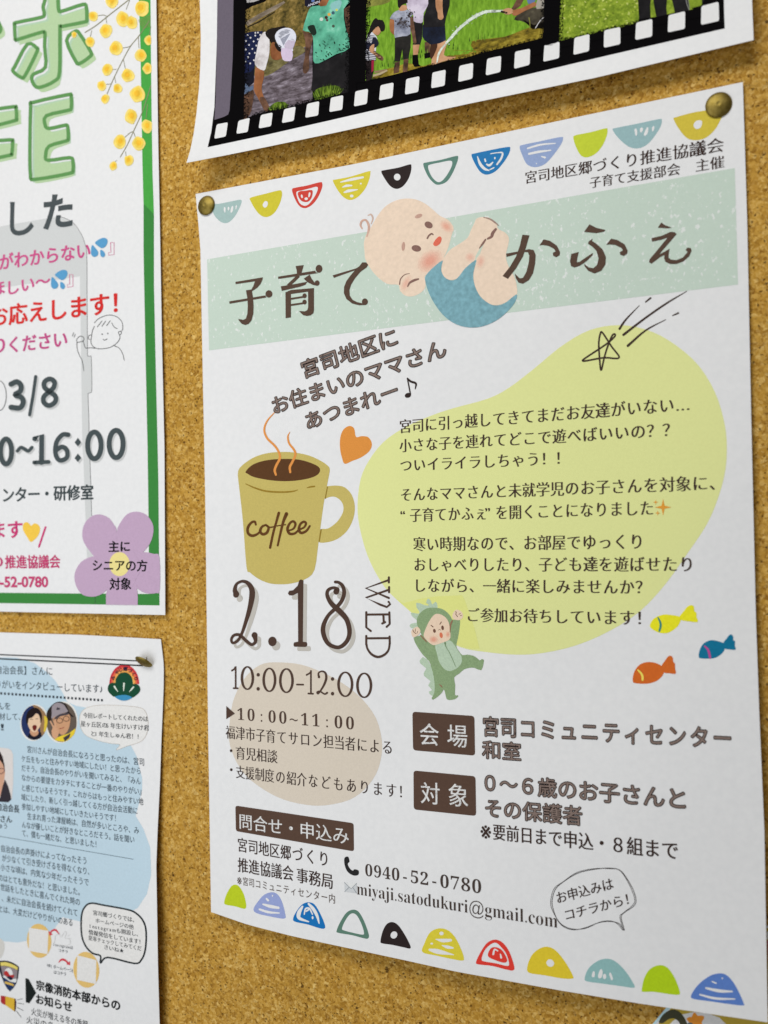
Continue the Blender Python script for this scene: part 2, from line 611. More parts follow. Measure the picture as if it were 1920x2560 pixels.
def h_main(x, y):
    t = np.clip(1 - y / .42, 0, 1.2)
    rip = .00028 * np.sin(x * 62 + y * 21 + 1.0) * np.sin(y * 38 - x * 17) + .00022 * np.sin(x * 24 - y * 46)
    edge = 1 - np.exp(-((x - .008) ** 2 + (y - .412) ** 2) / .0004) - np.exp(-((x - .285) ** 2 + (y - .405) ** 2) / .0004)
    return .0014 + .0095 * t ** 2.2 * (.35 + .75 * g(x, .19, .15)) + .0012 * g(x, .15, .07) * g(y, .30, .13) + rip * np.clip(edge, 0, 1)
def h_film(x, y):
    return .0016 + .0085 * np.exp(-np.clip(y - .425, -.02, 1) / .06) + .0125 * g(x, -.012, .03) * g(y, .425, .035)
def h_green(x, y):
    return .0011 + .0012 * g(y, .17, .05) + .0008 * g(x, -.02, .03)
def h_news(x, y):
    return .0012 + .0068 * g(x, -.012, .045) * g(y, -.03, .085)
def h_leaf(x, y):
    return .0012 + 0 * x

MAIN = Sheet('event_poster', (.1485, .21, .0012), h_main)
tag(MAIN.e, 'white poster with pale green title band, reclining baby drawing and coffee mug', 'poster')
MAIN.paper([(489, 485), (886, 410), (1180, 348), (1857, 205)],
           [(1857, 205), (1868, 557), (1877, 999), (1889, 1519), (1898, 1780), (1911, 2080), (1919, 2556)],
           [(527.6, 2280), (620, 2312), (733, 2341), (1000, 2398), (1140, 2429), (1400, 2476), (1600, 2509), (1919, 2556)],
           [(489, 485), (496, 560), (501, 625), (506, 891), (513, 1239), (520, 1800), (527.6, 2280)])

FILM = Sheet('photo_poster', (.15, .60, .002), h_film, cell=18)
tag(FILM.e, 'white poster printed with a black film strip of rice field photographs, lower left corner curling', 'poster')
FILM.paper([(488, -700), (1845, -1358)], [(1845, -1358), (1880, 0), (1884, 100)],
           [(466, 407), (560, 389), (663, 368), (841, 331), (1180, 257.5), (1485, 195), (1884, 100)],
           [(488, -700), (499.3, 0), (502, 90), (501, 160), (498, 214), (491, 285), (484, 335), (475, 378), (466, 407)], nx=70, ny=110)

GREEN = Sheet('event_poster', (-.17, .40, .0012), h_green)
tag(GREEN.e, 'white poster with a green border, yellow mimosa sprigs and a lilac flower', 'poster')
GREEN.paper([(-900, -68), (380, -700)], [(380, -700), (390.6, 0), (395, 333), (400, 579), (405, 860), (411, 1120), (413, 1537.6)],
            [(-900, 1512), (0, 1529), (413, 1537.6)], [(-900, -68), (-900, 1512)])

NEWS = Sheet('newsletter_sheet', (-.17, -.02, .0012), h_news)
tag(NEWS.e, 'handwritten style newsletter with pale blue cloud shapes and round portraits', 'newsletter')
NEWS.paper([(-900, 1545), (0, 1581), (202, 1587), (402, 1598)],
           [(402, 1598), (409.5, 1662), (409, 1720), (403.6, 1847), (399.5, 1963), (394.6, 2060), (390.6, 2162), (392.5, 2278), (395, 2423), (399, 2560), (405, 3300)],
           [(-900, 2701), (405, 3300)], [(-900, 1545), (-900, 2701)], nx=80, ny=90)

LEAF = Sheet('picture_leaflet', (.33, -.03, .0012), h_leaf)
tag(LEAF.e, 'mustard leaflet with an orange star tucked under the lower right corner of a poster', 'leaflet')
LEAF.paper([(1692, 2488), (1905, 2316), (2080, 2290)], [(2080, 2290), (2100, 2900)], [(1590, 2606), (1600, 2800), (2100, 2900)], [(1692, 2488), (1640, 2550), (1590, 2606)], nx=24, ny=24)

# ---------------------------------------------------------------- drawing pins
def brass_mat():
    m = bpy.data.materials.new('aged_brass')
    m.use_nodes = True
    nt = m.node_tree
    bs = nt.nodes['Principled BSDF']
    bs.inputs['Metallic'].default_value = 1
    tc = nt.nodes.new('ShaderNodeTexCoord')
    no = nt.nodes.new('ShaderNodeTexNoise')
    no.inputs['Scale'].default_value = 500
    no.inputs['Detail'].default_value = 5
    cr = nt.nodes.new('ShaderNodeValToRGB')
    cr.color_ramp.elements[0].position, cr.color_ramp.elements[0].color = .3, (.20, .145, .03, 1)
    cr.color_ramp.elements[1].position, cr.color_ramp.elements[1].color = .75, (.33, .25, .07, 1)
    rr = nt.nodes.new('ShaderNodeMapRange')
    rr.inputs[3].default_value, rr.inputs[4].default_value = .46, .6
    nt.links.new(tc.outputs['Object'], no.inputs['Vector'])
    nt.links.new(no.outputs['Fac'], cr.inputs[0])
    nt.links.new(no.outputs['Fac'], rr.inputs[0])
    nt.links.new(cr.outputs[0], bs.inputs['Base Color'])
    nt.links.new(rr.outputs[0], bs.inputs['Roughness'])
    return m
BRASS = brass_mat()
def steel_mat():
    m = bpy.data.materials.new('pin_steel')
    m.use_nodes = True
    bs = m.node_tree.nodes['Principled BSDF']
    bs.inputs['Metallic'].default_value = 1
    bs.inputs['Base Color'].default_value = (.62, .6, .55, 1)
    bs.inputs['Roughness'].default_value = .25
    return m
STEEL = steel_mat()

def lathe(name, prof, mat, parent, axis, seg=48):
    """prof: (radius, height) pairs in metres, turned about the axis through the parent's origin"""
    ax = Vector(axis).normalized()
    u = ax.orthogonal().normalized()
    w = ax.cross(u)
    V, F = [], []
    for r, z in prof:
        for i in range(seg):
            a = 2 * math.pi * i / seg
            V.append(parent.location + ax * z + (u * math.cos(a) + w * math.sin(a)) * max(r, 1e-6))
    for j in range(len(prof) - 1):
        for i in range(seg):
            F.append((j * seg + i, j * seg + (i + 1) % seg, (j + 1) * seg + (i + 1) % seg, (j + 1) * seg + i))
    return link_mesh(name, V, F, [mat], parent=parent, smooth=True)

HEAD = [(0, .00150), (.0006, .00152), (.0009, .00158), (.0012, .00157), (.0018, .00150), (.0028, .00132), (.0038, .00106), (.0046, .00076), (.0052, .00042), (.0056, .00005), (.0057, -.0002), (.00555, -.0004), (.0052, -.00035), (.003, .0005), (0, .0010)]
NEEDLE = [(.00048, .0009), (.00048, -.0075), (.0002, -.0092), (0, -.0098)]

def board_pt(px, z):
    d = np.array([(px[0] - 960) / FPX, (px[1] - 1280) / FPX, 1]) @ CAM_R
    return CAM_C + d * ((z - CAM_C[2]) / d[2])

def pin(px, z, axis, label):
    e = empty('drawing_pin', board_pt(px, z + .001) - np.array([0, 0, .001]))
    tag(e, label, 'drawing pin', 'brass drawing pins holding the sheets')
    lathe('pin_head', HEAD, BRASS, e, axis)
    lathe('pin_needle', NEEDLE, STEEL, e, axis, 16)
    return e
pin((512.6, 512), .0021, (.02, -1, .03), 'brass drawing pin with a bright glint at the upper left corner of the baby poster')
pin((1796.4, 259.5), .0021, (.05, -1, -.02), 'matt olive brass drawing pin at the upper right corner of the baby poster')
_p = board_pt((356.4, 1656), .0035)
_v = (CAM_C - _p) / np.linalg.norm(CAM_C - _p)
_w = -.52 * CAM_R[0] + .855 * CAM_R[1]
_n = .5 * _v + .866 * _w
pin((356.4, 1656), .0035, bw(_n) - bw((0, 0, 0)), 'tilted brass drawing pin showing its needle, above the newsletter emblem')

# ================================================================ prints of the main poster
BR = (80, 62, 54)          # dark brown lettering
BR2 = (62, 48, 44)
WR = (205, 205, 203)       # paper white as it shows at the lower right
WC = (216, 218, 219)

def bunting(name_pts, col, white=WHITE, marks=(), ring=None):
    b = Print(MAIN, 'bunting_flag')
    if ring:
        b.poly(sm(name_pts, True, 4), ink(col, white), 1, smooth=False, holes=[list(reversed(sm(ring, True, 4)))])
    else:
        b.poly(name_pts, ink(col, white), 1, n=4)
    for m in marks:
        kind, pts = m[0], m[1]
        c = PRINTWHITE if len(m) < 4 else ink(m[3], white)
        if kind == 'p':
            b.poly(pts, c, 2, n=4)
        else:
            b.stroke(pts, m[2], c, 2)
    return b.build()
PRINTWHITE = ink((227, 229, 232), grain=.02)

# ---- upper row of flags
bunting(Z6((28, 440), (100, 428), (200, 408), (262, 396), (280, 408), (262, 462), (225, 530), (180, 578), (138, 590), (95, 572), (50, 520)), (163, 190, 190),
        marks=[('p', Z6((132, 460), (140, 456), (146, 470), (144, 498), (138, 502), (131, 480))), ('p', Z6((163, 462), (172, 455), (178, 468), (174, 480), (166, 484))), ('p', Z6((192, 462), (202, 448), (210, 458), (205, 490), (194, 503), (186, 496))), ('p', Z6((229, 450), (236, 440), (240, 452), (234, 472), (228, 474)))])
bunting(Z6((346, 385), (380, 370), (480, 345), (590, 318), (612, 330), (612, 370), (590, 440), (545, 510), (485, 540), (430, 520), (385, 465), (355, 410)), (205, 196, 62),
        marks=[('p', Z6((455, 432), (470, 410), (490, 410), (497, 428), (488, 452), (472, 462), (456, 450)))])
bunting(Z6((697, 310), (730, 295), (820, 278), (930, 250), (948, 262), (945, 300), (910, 380), (860, 440), (805, 466), (755, 445), (715, 375)), (205, 72, 62),
        ring=Z6((732, 335), (780, 318), (850, 300), (895, 288), (912, 300), (895, 350), (860, 405), (825, 440), (790, 444), (755, 415)),
        marks=[('p', Z6((745, 340), (765, 325), (800, 322), (850, 315), (868, 325), (862, 370), (840, 405), (810, 415), (775, 405), (752, 375)), 0, (205, 72, 62)),
               ('p', Z6((770, 360), (778, 352), (786, 366), (784, 382), (774, 378))), ('p', Z6((836, 340), (846, 334), (850, 350), (840, 374), (832, 370))), ('p', Z6((800, 385), (815, 376), (828, 384), (824, 396), (808, 398)))])
bunting(Z6((1036, 240), (1060, 228), (1180, 205), (1330, 160), (1347, 172), (1335, 235), (1300, 310), (1240, 375), (1180, 398), (1125, 375), (1075, 315)), (212, 200, 66),
        marks=[('s', Z6((1100, 250), (1190, 228), (1285, 210)), [9 / 3.3, 22 / 3.3, 17 / 3.3]), ('s', Z6((1115, 292), (1150, 280), (1192, 278)), [7 / 3.3, 20 / 3.3, 12 / 3.3]), ('s', Z6((1130, 335), (1170, 322), (1240, 312)), [12 / 3.3, 24 / 3.3, 7 / 3.3]), ('p', Z6(ell(1192, 365, 15, 12))), ('p', Z6(ell(1268, 262, 8, 7)))])
bunting(Z7((110, 395), (140, 382), (250, 362), (345, 335), (360, 348), (355, 400), (330, 465), (285, 520), (235, 538), (185, 515), (140, 455)), (48, 40, 40),
        marks=[('p', Z7(ell(242, 440, 27, 28)))])
bunting(Z7((458, 335), (490, 318), (600, 298), (730, 265), (748, 275), (738, 320), (700, 410), (650, 480), (580, 504), (535, 480), (490, 420)), (96, 134, 124),
        ring=Z7((498, 350), (520, 335), (600, 318), (675, 304), (698, 315), (690, 360), (650, 430), (610, 474), (575, 480), (535, 445), (508, 395)))
bunting(Z7((858, 258), (890, 243), (1020, 215), (1160, 190), (1180, 205), (1165, 255), (1120, 325), (1060, 390), (990, 420), (935, 400), (890, 335)), (44, 122, 184),
        marks=[('s', Z7((908, 270), (930, 330), (965, 370), (1003, 385)), [8 / 3.3, 22 / 3.3, 22 / 3.3, 10 / 3.3]), ('s', Z7((1018, 246), (1075, 238), (1115, 240), (1105, 285), (1070, 335)), [8 / 3.3, 8 / 3.3, 14 / 3.3, 16 / 3.3, 14 / 3.3]),
               ('s', Z7((970, 292), (975, 310)), 4), ('s', Z7((985, 335), (1008, 342), (1035, 318)), [4, 6, 3]), ('p', Z7(ell(1052, 283, 7, 10))), ('s', Z7((1012, 378), (1045, 362)), 3)])
bunting(Z7((1258, 190), (1290, 172), (1420, 145), (1595, 108), (1618, 122), (1600, 170), (1540, 255), (1470, 330), (1390, 358), (1320, 335), (1280, 260)), (148, 168, 210),
        marks=[('s', Z7((1325, 202), (1430, 172), (1555, 160)), [14 / 3.3, 16 / 3.3, 8 / 3.3]), ('s', Z7((1336, 248), (1420, 230), (1515, 218)), [18 / 3.3, 20 / 3.3, 10 / 3.3]), ('s', Z7((1440, 270), (1468, 278)), [3, 5]), ('p', Z7(ell(1397, 328, 4, 6)))])
bunting(Z8((243, 280), (265, 258), (380, 235), (510, 202), (527, 215), (520, 265), (485, 345), (430, 410), (360, 442), (305, 425), (265, 355)), (190, 205, 60),
        (222, 224, 226))
bunting(Z8((570, 215), (600, 198), (780, 162), (955, 125), (977, 138), (965, 190), (915, 270), (850, 340), (775, 368), (700, 352), (620, 285)), (146, 178, 182), (220, 221, 222),
        marks=[('p', Z8((750, 215), (762, 202), (772, 222), (772, 255), (760, 262))), ('p', Z8((796, 210), (808, 194), (822, 205), (815, 228), (800, 236))), ('p', Z8((842, 215), (856, 192), (866, 205), (858, 245), (838, 264), (828, 252))), ('p', Z8((896, 198), (908, 182), (916, 192), (910, 218), (898, 226)))])
bunting(Z8((1075, 125), (1100, 108), (1240, 70), (1400, 45), (1490, 30), (1500, 60), (1465, 130), (1420, 210), (1350, 275), (1270, 300), (1190, 285), (1125, 215)), (200, 182, 66), (218, 219, 219),
        marks=[('p', Z8((1242, 165), (1265, 140), (1300, 135), (1312, 155), (1298, 195), (1265, 208), (1244, 190)))])

# ---- lower row of flags
bunting(E5((53, 222), (70, 165), (100, 118), (125, 108), (150, 120), (178, 165), (194, 225), (195, 255), (180, 264), (120, 248), (65, 238)), (186, 205, 40))
bunting(E5((243, 265), (270, 220), (310, 175), (360, 157), (400, 172), (430, 225), (450, 305), (448, 325), (420, 327), (340, 312), (262, 292)), (142, 156, 202), WC,
        marks=[('s', E5((328, 200), (338, 210)), 5), ('s', E5((305, 235), (350, 248), (405, 258)), [4, 8, 6]), ('s', E5((282, 268), (340, 286), (410, 292)), [5, 6, 3]), ('p', E5(ell(366, 180, 4, 6)))])
bunting(E5((500, 325), (525, 275), (560, 235), (600, 222), (640, 238), (680, 305), (706, 370), (702, 392), (670, 390), (590, 365), (512, 348)), (24, 108, 176), WC,
        marks=[('s', E5((560, 250), (538, 290), (540, 325), (600, 348)), [5, 10, 8, 3]), ('s', E5((600, 232), (630, 265), (655, 310), (668, 358)), [5, 8, 7, 3]), ('s', E5((572, 300), (580, 265), (605, 262), (625, 300)), [3, 4, 4, 3]), ('s', E5((585, 280), (600, 270)), 4), ('p', E5(ell(626, 322, 6, 10)))])
bunting(E5((782, 405), (805, 350), (845, 290), (888, 270), (925, 285), (960, 345), (990, 430), (985, 456), (960, 456), (880, 435), (792, 420)), (88, 122, 108), WC,
        ring=E5((816, 392), (835, 345), (865, 303), (892, 294), (918, 315), (945, 370), (958, 415), (950, 432), (880, 418), (828, 404)))
bunting(E5((1066, 470), (1080, 410), (1105, 365), (1140, 350), (1180, 370), (1225, 435), (1260, 505), (1255, 522), (1220, 515), (1140, 498), (1075, 488)), (42, 34, 34), WC,
        marks=[('p', E5(ell(1153, 434, 21, 24, 30)))])
bunting(E5((1338, 545), (1350, 490), (1385, 420), (1440, 392), (1500, 402), (1550, 450), (1590, 530), (1607, 585), (1595, 600), (1530, 590), (1430, 568)), (208, 196, 60), WC,
        marks=[('p', E5(ell(1461, 424, 14, 12))), ('s', E5((1425, 462), (1470, 470), (1520, 468)), [2, 9, 7]), ('s', E5((1465, 502), (1500, 512), (1535, 518)), [2, 8, 4]), ('p', E5(ell(1398, 490, 9, 6))), ('s', E5((1385, 530), (1440, 542), (1540, 562)), [6, 12, 2])])
bunting(D2((107, 690), (130, 640), (165, 590), (208, 572), (250, 590), (285, 640), (310, 715), (303, 736), (270, 732), (190, 712), (118, 704)), (200, 56, 46), WR,
        ring=D2((136, 676), (152, 630), (185, 597), (215, 590), (245, 618), (268, 650), (282, 700), (270, 712), (210, 698), (150, 688)),
        marks=[('p', D2((170, 660), (182, 622), (208, 612), (240, 625), (262, 655), (272, 685), (255, 695), (210, 682)), 0, (200, 56, 46)), ('s', D2((198, 650), (205, 625), (222, 632)), [5, 4, 3]), ('s', D2((236, 650), (240, 668)), [3, 5])])
bunting(D2((378, 722), (400, 660), (440, 622), (485, 610), (530, 630), (580, 690), (622, 765), (615, 780), (560, 778), (470, 762), (392, 750)), (200, 178, 46), WR,
        marks=[('p', D2((480, 695), (492, 678), (510, 680), (522, 698), (512, 715), (492, 714)))])
bunting(D2((684, 778), (705, 725), (755, 685), (805, 674), (850, 690), (905, 745), (948, 815), (940, 828), (880, 820), (780, 806), (700, 795)), (128, 166, 164), WR,
        marks=[('p', D2((722, 768), (728, 742), (738, 745), (736, 770))), ('p', D2((755, 765), (768, 730), (780, 740), (775, 772), (762, 778))), ('p', D2(ell(790, 768, 9, 14))), ('p', D2((814, 755), (824, 750), (834, 780), (826, 788)))])
bunting(D2((988, 838), (1000, 780), (1030, 730), (1080, 708), (1125, 722), (1165, 780), (1190, 850), (1180, 866), (1120, 860), (1050, 850), (995, 850)), (160, 188, 28), WR)
bunting(D2((1250, 868), (1290, 810), (1350, 765), (1400, 752), (1440, 762), (1485, 815), (1530, 910), (1522, 922), (1460, 916), (1350, 900), (1265, 888)), (78, 108, 164), (192, 192, 188),
        marks=[('s', D2((1362, 795), (1382, 804)), [3, 4]), ('s', D2((1330, 830), (1400, 845), (1468, 848)), [5, 8, 4]), ('s', D2((1298, 865), (1380, 885), (1482, 888)), [4, 6, 3]), ('p', D2(ell(1416, 778, 4, 4)))])

# ---- title band, blobs
b = Print(MAIN, 'title_band')
b.poly([(517.8, 648.3), (1200, 530.5), (1837, 420), (1845, 711.3), (1109, 802), (522.5, 876)], ink((196, 214, 204), speck=.69, grain=.02), 1, smooth=False)
b.build()
b = Print(MAIN, 'text_blob')
YB = [(957.7, 1106), (1009, 1070), (1073, 1041), (1131, 1021), (1218.6, 997), (1273, 969), (1337, 920), (1396.6, 870.5), (1456, 833), (1510, 816), (1569.6, 814), (1634, 831), (1693, 865.5), (1747.5, 915), (1787, 980), (1808, 1044), (1816.7, 1102), (1814, 1171.5), (1796.5, 1241), (1767.5, 1310), (1721, 1380), (1663, 1461), (1600, 1528), (1526.6, 1576), (1441.6, 1613), (1356.6, 1632.6), (1288.6, 1636.6), (1215, 1630), (1152.6, 1618.5), (1090, 1585), (1045, 1546), (977, 1485), (946.5, 1444.5), (918.5, 1388), (899, 1318), (893.8, 1262), (901.6, 1197.7), (922, 1152)]
b.poly(YB, ink((224, 230, 160), grain=.02), 1, n=3)
b.poly([(985, 1492), (1008, 1508), (1050, 1497), (1090, 1491), (1155, 1488), (1162, 1500), (1186, 1570), (1199, 1622), (1175, 1622), (1152, 1616), (1092, 1584), (1048, 1546)], ink((223, 228, 142), grain=.02), 2, smooth=False)
b.build()
b = Print(MAIN, 'time_blob')
b.poly(C7((165, 640), (190, 480), (250, 340), (330, 240), (430, 180), (560, 172), (720, 190), (880, 250), (1030, 330), (1180, 450), (1290, 600), (1335, 770), (1330, 900), (1290, 1030), (1200, 1150), (1080, 1230), (900, 1270), (750, 1265), (580, 1225), (430, 1150), (290, 1040), (200, 900), (160, 760)), ink((214, 205, 192), grain=.03), 1, n=3)
b.build()

# ---- title lettering, drawn stroke by stroke
b = Print(MAIN, 'title_lettering')
q = lambda pts, sm_=False, T=TL: b.poly(T(pts), BRN, 5, smooth=sm_, n=3)
BRN = ink((88, 70, 60), grain=.09)
q([(160, 268), (445, 220), (440, 245), (420, 290), (385, 330), (330, 366), (322, 352), (345, 310), (362, 262), (161, 292)])
q([(268, 356), (328, 346), (342, 430), (348, 520), (345, 600), (325, 670), (295, 705), (262, 716), (225, 702), (198, 672), (187, 652), (240, 662), (268, 648), (283, 600), (288, 520), (282, 430)])
q([(95, 470), (470, 408), (480, 430), (98, 495)])
b.poly(TL(ell(507, 393, 36, 38)), BRN, 5, smooth=False)
q([(783, 104), (868, 94), (852, 150), (835, 205), (798, 200), (795, 150)])
q([(602, 214), (985, 152), (995, 170), (1020, 176), (604, 238)])
b.poly(TL(ell(1026, 132, 35, 41)), BRN, 5, smooth=False)
q([(800, 196), (828, 214), (780, 262), (738, 300), (690, 300)])
q([(630, 314), (780, 290), (905, 266), (885, 298), (830, 318), (640, 362)])
q([(868, 234), (930, 192), (950, 235), (985, 282), (1005, 308), (965, 300), (905, 270)])
b.poly(TL(ell(1007, 280, 25, 28)), BRN, 5, smooth=False)
q([(678, 376), (735, 372), (735, 636), (680, 645)])
q([(735, 352), (974, 332), (974, 360), (735, 394), (700, 392), (678, 376)])
q([(912, 350), (974, 334), (974, 560), (968, 592), (940, 615), (900, 622), (862, 612), (836, 588), (820, 570), (880, 574), (905, 560), (914, 530)])
q([(735, 434), (862, 414), (868, 432), (735, 454)])
b.poly(TL(ell(876, 412, 22, 25)), BRN, 5, smooth=False)
q([(735, 498), (862, 480), (868, 498), (735, 518)])
b.poly(TL(ell(876, 477, 22, 25)), BRN, 5, smooth=False)
q([(1168, 200), (1410, 128), (1440, 110), (1475, 66), (1515, 66), (1536, 90), (1520, 118), (1455, 165), (1400, 230), (1360, 295), (1342, 350), (1345, 410), (1375, 455), (1420, 478), (1475, 490), (1500, 508), (1440, 510), (1370, 492), (1310, 445), (1284, 385), (1286, 320), (1310, 260), (1350, 205), (1398, 148), (1180, 226)])
b.poly(TL(ell(1502, 474, 31, 34)), BRN, 5, smooth=False)
b.build()
b = Print(MAIN, 'title_lettering')
q([(210, 213), (266, 218), (240, 310), (215, 385), (160, 480), (95, 565), (52, 542), (110, 470), (160, 385), (190, 300)], T=TR)
q([(80, 364), (200, 342), (260, 328), (300, 335), (316, 375), (312, 440), (295, 520), (262, 575), (215, 604), (180, 595), (158, 560), (149, 522), (190, 562), (215, 556), (242, 510), (262, 430), (265, 380), (255, 352), (225, 350), (84, 390)], T=TR)
q([(346, 298), (380, 250), (430, 262), (485, 300), (510, 350), (508, 376), (480, 392), (455, 380), (453, 358), (475, 345), (462, 325), (420, 302), (370, 294)], T=TR)
q([(702, 190), (745, 130), (800, 158), (872, 175), (862, 188), (800, 200)], T=TR)
q([(770, 244), (765, 262), (800, 285), (850, 330), (876, 390), (872, 450), (840, 500), (785, 522), (735, 500), (708, 466), (700, 444), (740, 474), (775, 480), (805, 455), (818, 400), (800, 340), (765, 305), (733, 284), (740, 265)], T=TR)
q([(600, 366), (660, 350), (648, 400), (644, 432), (665, 430), (720, 392), (772, 358), (770, 376), (720, 425), (665, 462), (625, 474), (598, 462), (590, 425)], T=TR)
q([(878, 293), (918, 244), (970, 256), (1025, 290), (1050, 340), (1044, 366), (1018, 382), (990, 372), (986, 352), (1012, 338), (1000, 318), (950, 294), (905, 290)], T=TR)
q([(1290, 156), (1318, 116), (1350, 138), (1402, 156), (1370, 162)], T=TR)
q([(1240, 240), (1320, 222), (1390, 190), (1425, 192), (1440, 208), (1400, 255), (1330, 335), (1300, 372), (1340, 350), (1384, 324), (1378, 360), (1375, 395), (1395, 412), (1440, 415), (1490, 395), (1528, 350), (1512, 335), (1524, 316), (1552, 318), (1560, 340), (1540, 385), (1495, 425), (1440, 446), (1385, 445), (1350, 428), (1340, 398), (1345, 375), (1310, 390), (1265, 425), (1240, 444), (1220, 432), (1225, 408), (1270, 355), (1340, 270), (1368, 236), (1320, 252), (1244, 268)], T=TR)
b.build()

# ---- organiser's line
b = Print(MAIN, 'organiser_text')
MIN = dict(off=-.012, dil=.026)
b.text('宮司地区郷づくり推進協議会', *B7((463, 908), (1438, 748)), 62 / B7.s, BR2, h1=74 / B7.s, kw=1.05, **MIN)
b.text('子育て支援部会　主催', *B7((780, 930), (1442, 828)), 56 / B7.s, BR2, h1=63 / B7.s, **MIN)
b.build()

# ---- slanting call with outlined letters
b = Print(MAIN, 'calling_text')
def outlined(s, p0, p1, h, **k):
    b.text(s, p0, p1, h, (40, 30, 28), 4, dil=(.043, .043), **k)
    b.text(s, p0, p1, h, (134, 118, 112), 7, dil=(.006, .006), **k)
outlined('宮司地区に', *C3((668, 348), (1222, 148)), 102 / C3.s, lean=-.26, kw=.95)
outlined('お住まいのママさん', *C3((492, 560), (1512, 215)), 98 / C3.s, lean=-.26, kw=1.0)
outlined('あつまれー', *C3((690, 652), (1228, 462)), 98 / C3.s, lean=-.26)
NT = ink((52, 42, 40))
b.poly(C3(ell(1279, 446, 19, 14, -20)), NT, 4, smooth=False)
b.stroke(C3((1294, 440), (1276, 345)), 8 / C3.s, NT, 4, smooth=False)
b.stroke(C3((1276, 346), (1296, 364), (1326, 376), (1322, 408)), [9 / C3.s, 12 / C3.s, 12 / C3.s, 5 / C3.s], NT, 5)
b.build()

# ---- body text on the blob
b = Print(MAIN, 'body_text')
for s, blkf, p0, p1, h0, h1 in [
    ('宮司に引っ越してきてまだお友達がいない…', C5, (105, 248), (1352, 152), 60, 68),
    ('小さな子を連れてどこで遊べばいいの？？', C5, (103, 330), (1268, 264), 58, 66),
    ('ついイライラしちゃう！！', C5, (107, 415), (792, 384), 58, 62),
    ('そんなママさんと未就学児のお子さんを対象に、', C5, (110, 542), (1462, 494), 58, 68),
    ('“子育てかふぇ”を開くことになりました', C5, (107, 632), (1195, 602), 60, 66),
    ('寒い時期なので、お部屋でゆっくり', C5, (163, 757), (1145, 748), 62, 68),
    ('おしゃべりしたり、子ども達を遊ばせたり', C5, (168, 844), (1362, 846), 60, 68),
    ('しながら、一緒に楽しみませんか？', C5, (175, 934), (1150, 944), 60, 66),
    ('ご参加お待ちしています！', C6, (372, 202), (1132, 218), 62, 68)]:
    b.text(s, *blkf(p0, p1), h0 / blkf.s, (70, 56, 50), h1=h1 / blkf.s, off=-.010, dil=.032, kw=1.05)
b.build()

def spark(b, f, x, y, r, col, layer=4):
    pts = []
    for k in range(8):
        a = math.pi / 4 * k - math.pi / 2
        R = r if k % 2 == 0 else r * .26
        pts.append((x + R * math.cos(a), y + R * math.sin(a)))
    b.poly(f(pts), col, layer, smooth=False)
b = Print(MAIN, 'sparkle_icon')
SP = ink((226, 158, 62), grain=.04)
spark(b, C5, 1240, 567, 36, SP); spark(b, C5, 1208, 545, 12, SP); spark(b, C5, 1217, 592, 12, SP)
b.build()

# ---- shooting star
b = Print(MAIN, 'shooting_star')
K = ink((66, 52, 46))
S2 = C2.s
b.stroke(C2((820, 710), (838, 735), (870, 785), (905, 830), (893, 842), (830, 838), (760, 850), (727, 855), (724, 848), (780, 810), (840, 770), (880, 735), (886, 720), (872, 724), (850, 775), (830, 840), (818, 895), (812, 895), (806, 830), (803, 760), (812, 712)), 9 / S2, K, 3, closed=True, n=3)
b.stroke(C2((908, 692), (940, 645), (1008, 574)), [12 / S2, 9 / S2, 3 / S2], K, 3)
b.stroke(C2((1040, 556), (1065, 536)), [7 / S2, 9 / S2], K, 3)
b.stroke(C2((928, 722), (1040, 636), (1150, 560), (1248, 502)), [13 / S2, 10 / S2, 9 / S2, 3 / S2], K, 3)
b.stroke(C2((950, 778), (1040, 700), (1142, 645)), [13 / S2, 9 / S2, 3 / S2], K, 3)
b.stroke(C2((1176, 625), (1205, 612)), [5 / S2, 9 / S2], K, 3)
b.build()

# ---- reclining baby
b = Print(MAIN, 'baby_illustration')
SK = ink((233, 213, 194), grain=.05, scale=500)
BL = ink((124, 170, 184), grain=.16, scale=420)
CH = ink((226, 172, 154), grain=.10, scale=1600)
DK = ink((134, 104, 96), grain=.15, scale=1600)
LC = ink((228, 190, 172), grain=.08, scale=1600)
b.poly(BB((118, 560), (112, 480), (135, 400), (180, 330), (240, 225), (310, 140), (400, 85), (500, 62), (600, 70), (690, 110), (760, 165), (830, 225), (900, 258), (945, 310), (950, 370), (935, 420), (915, 500), (880, 590), (840, 650), (770, 720), (690, 790), (690, 830), (690, 900), (640, 955), (560, 985), (490, 970), (450, 920), (435, 875), (330, 865), (230, 790), (160, 700), (125, 630)), SK, 2, n=3)
b.poly(BB((1150, 300), (1175, 250), (1240, 235), (1310, 250), (1360, 300), (1380, 350), (1440, 380), (1478, 430), (1472, 500), (1450, 600), (1475, 700), (1530, 800), (1555, 900), (1545, 980), (1440, 1045), (1350, 1068), (1260, 1040), (1180, 960), (1130, 850), (1060, 740), (1000, 810), (930, 830), (870, 800), (840, 730), (850, 660), (880, 600), (930, 540), (1010, 490), (1090, 430), (1120, 360)), SK, 3, n=3)
b.poly(BB((1150, 640), (1180, 575), (1250, 460), (1268, 440), (1225, 530), (1195, 620), (1165, 690)), ink((199, 214, 200), grain=.03), 4, n=3)
b.poly(BB((850, 645), (845, 690), (842, 745), (870, 800), (925, 832), (975, 825), (1020, 780), (1070, 715), (1168, 640), (1158, 700), (1142, 790), (1160, 890), (1210, 985), (1290, 1050), (1360, 1070), (1440, 1048), (1548, 965), (1540, 1030), (1480, 1110), (1390, 1190), (1290, 1245), (1180, 1275), (1060, 1270), (950, 1230), (850, 1150), (770, 1040), (720, 940), (690, 840), (695, 790), (750, 725)), BL, 5, n=3)
SKc = (233, 211, 192)
b.soft(BB, 735, 650, 150, 105, -38, SKc, (224, 164, 146), 3)
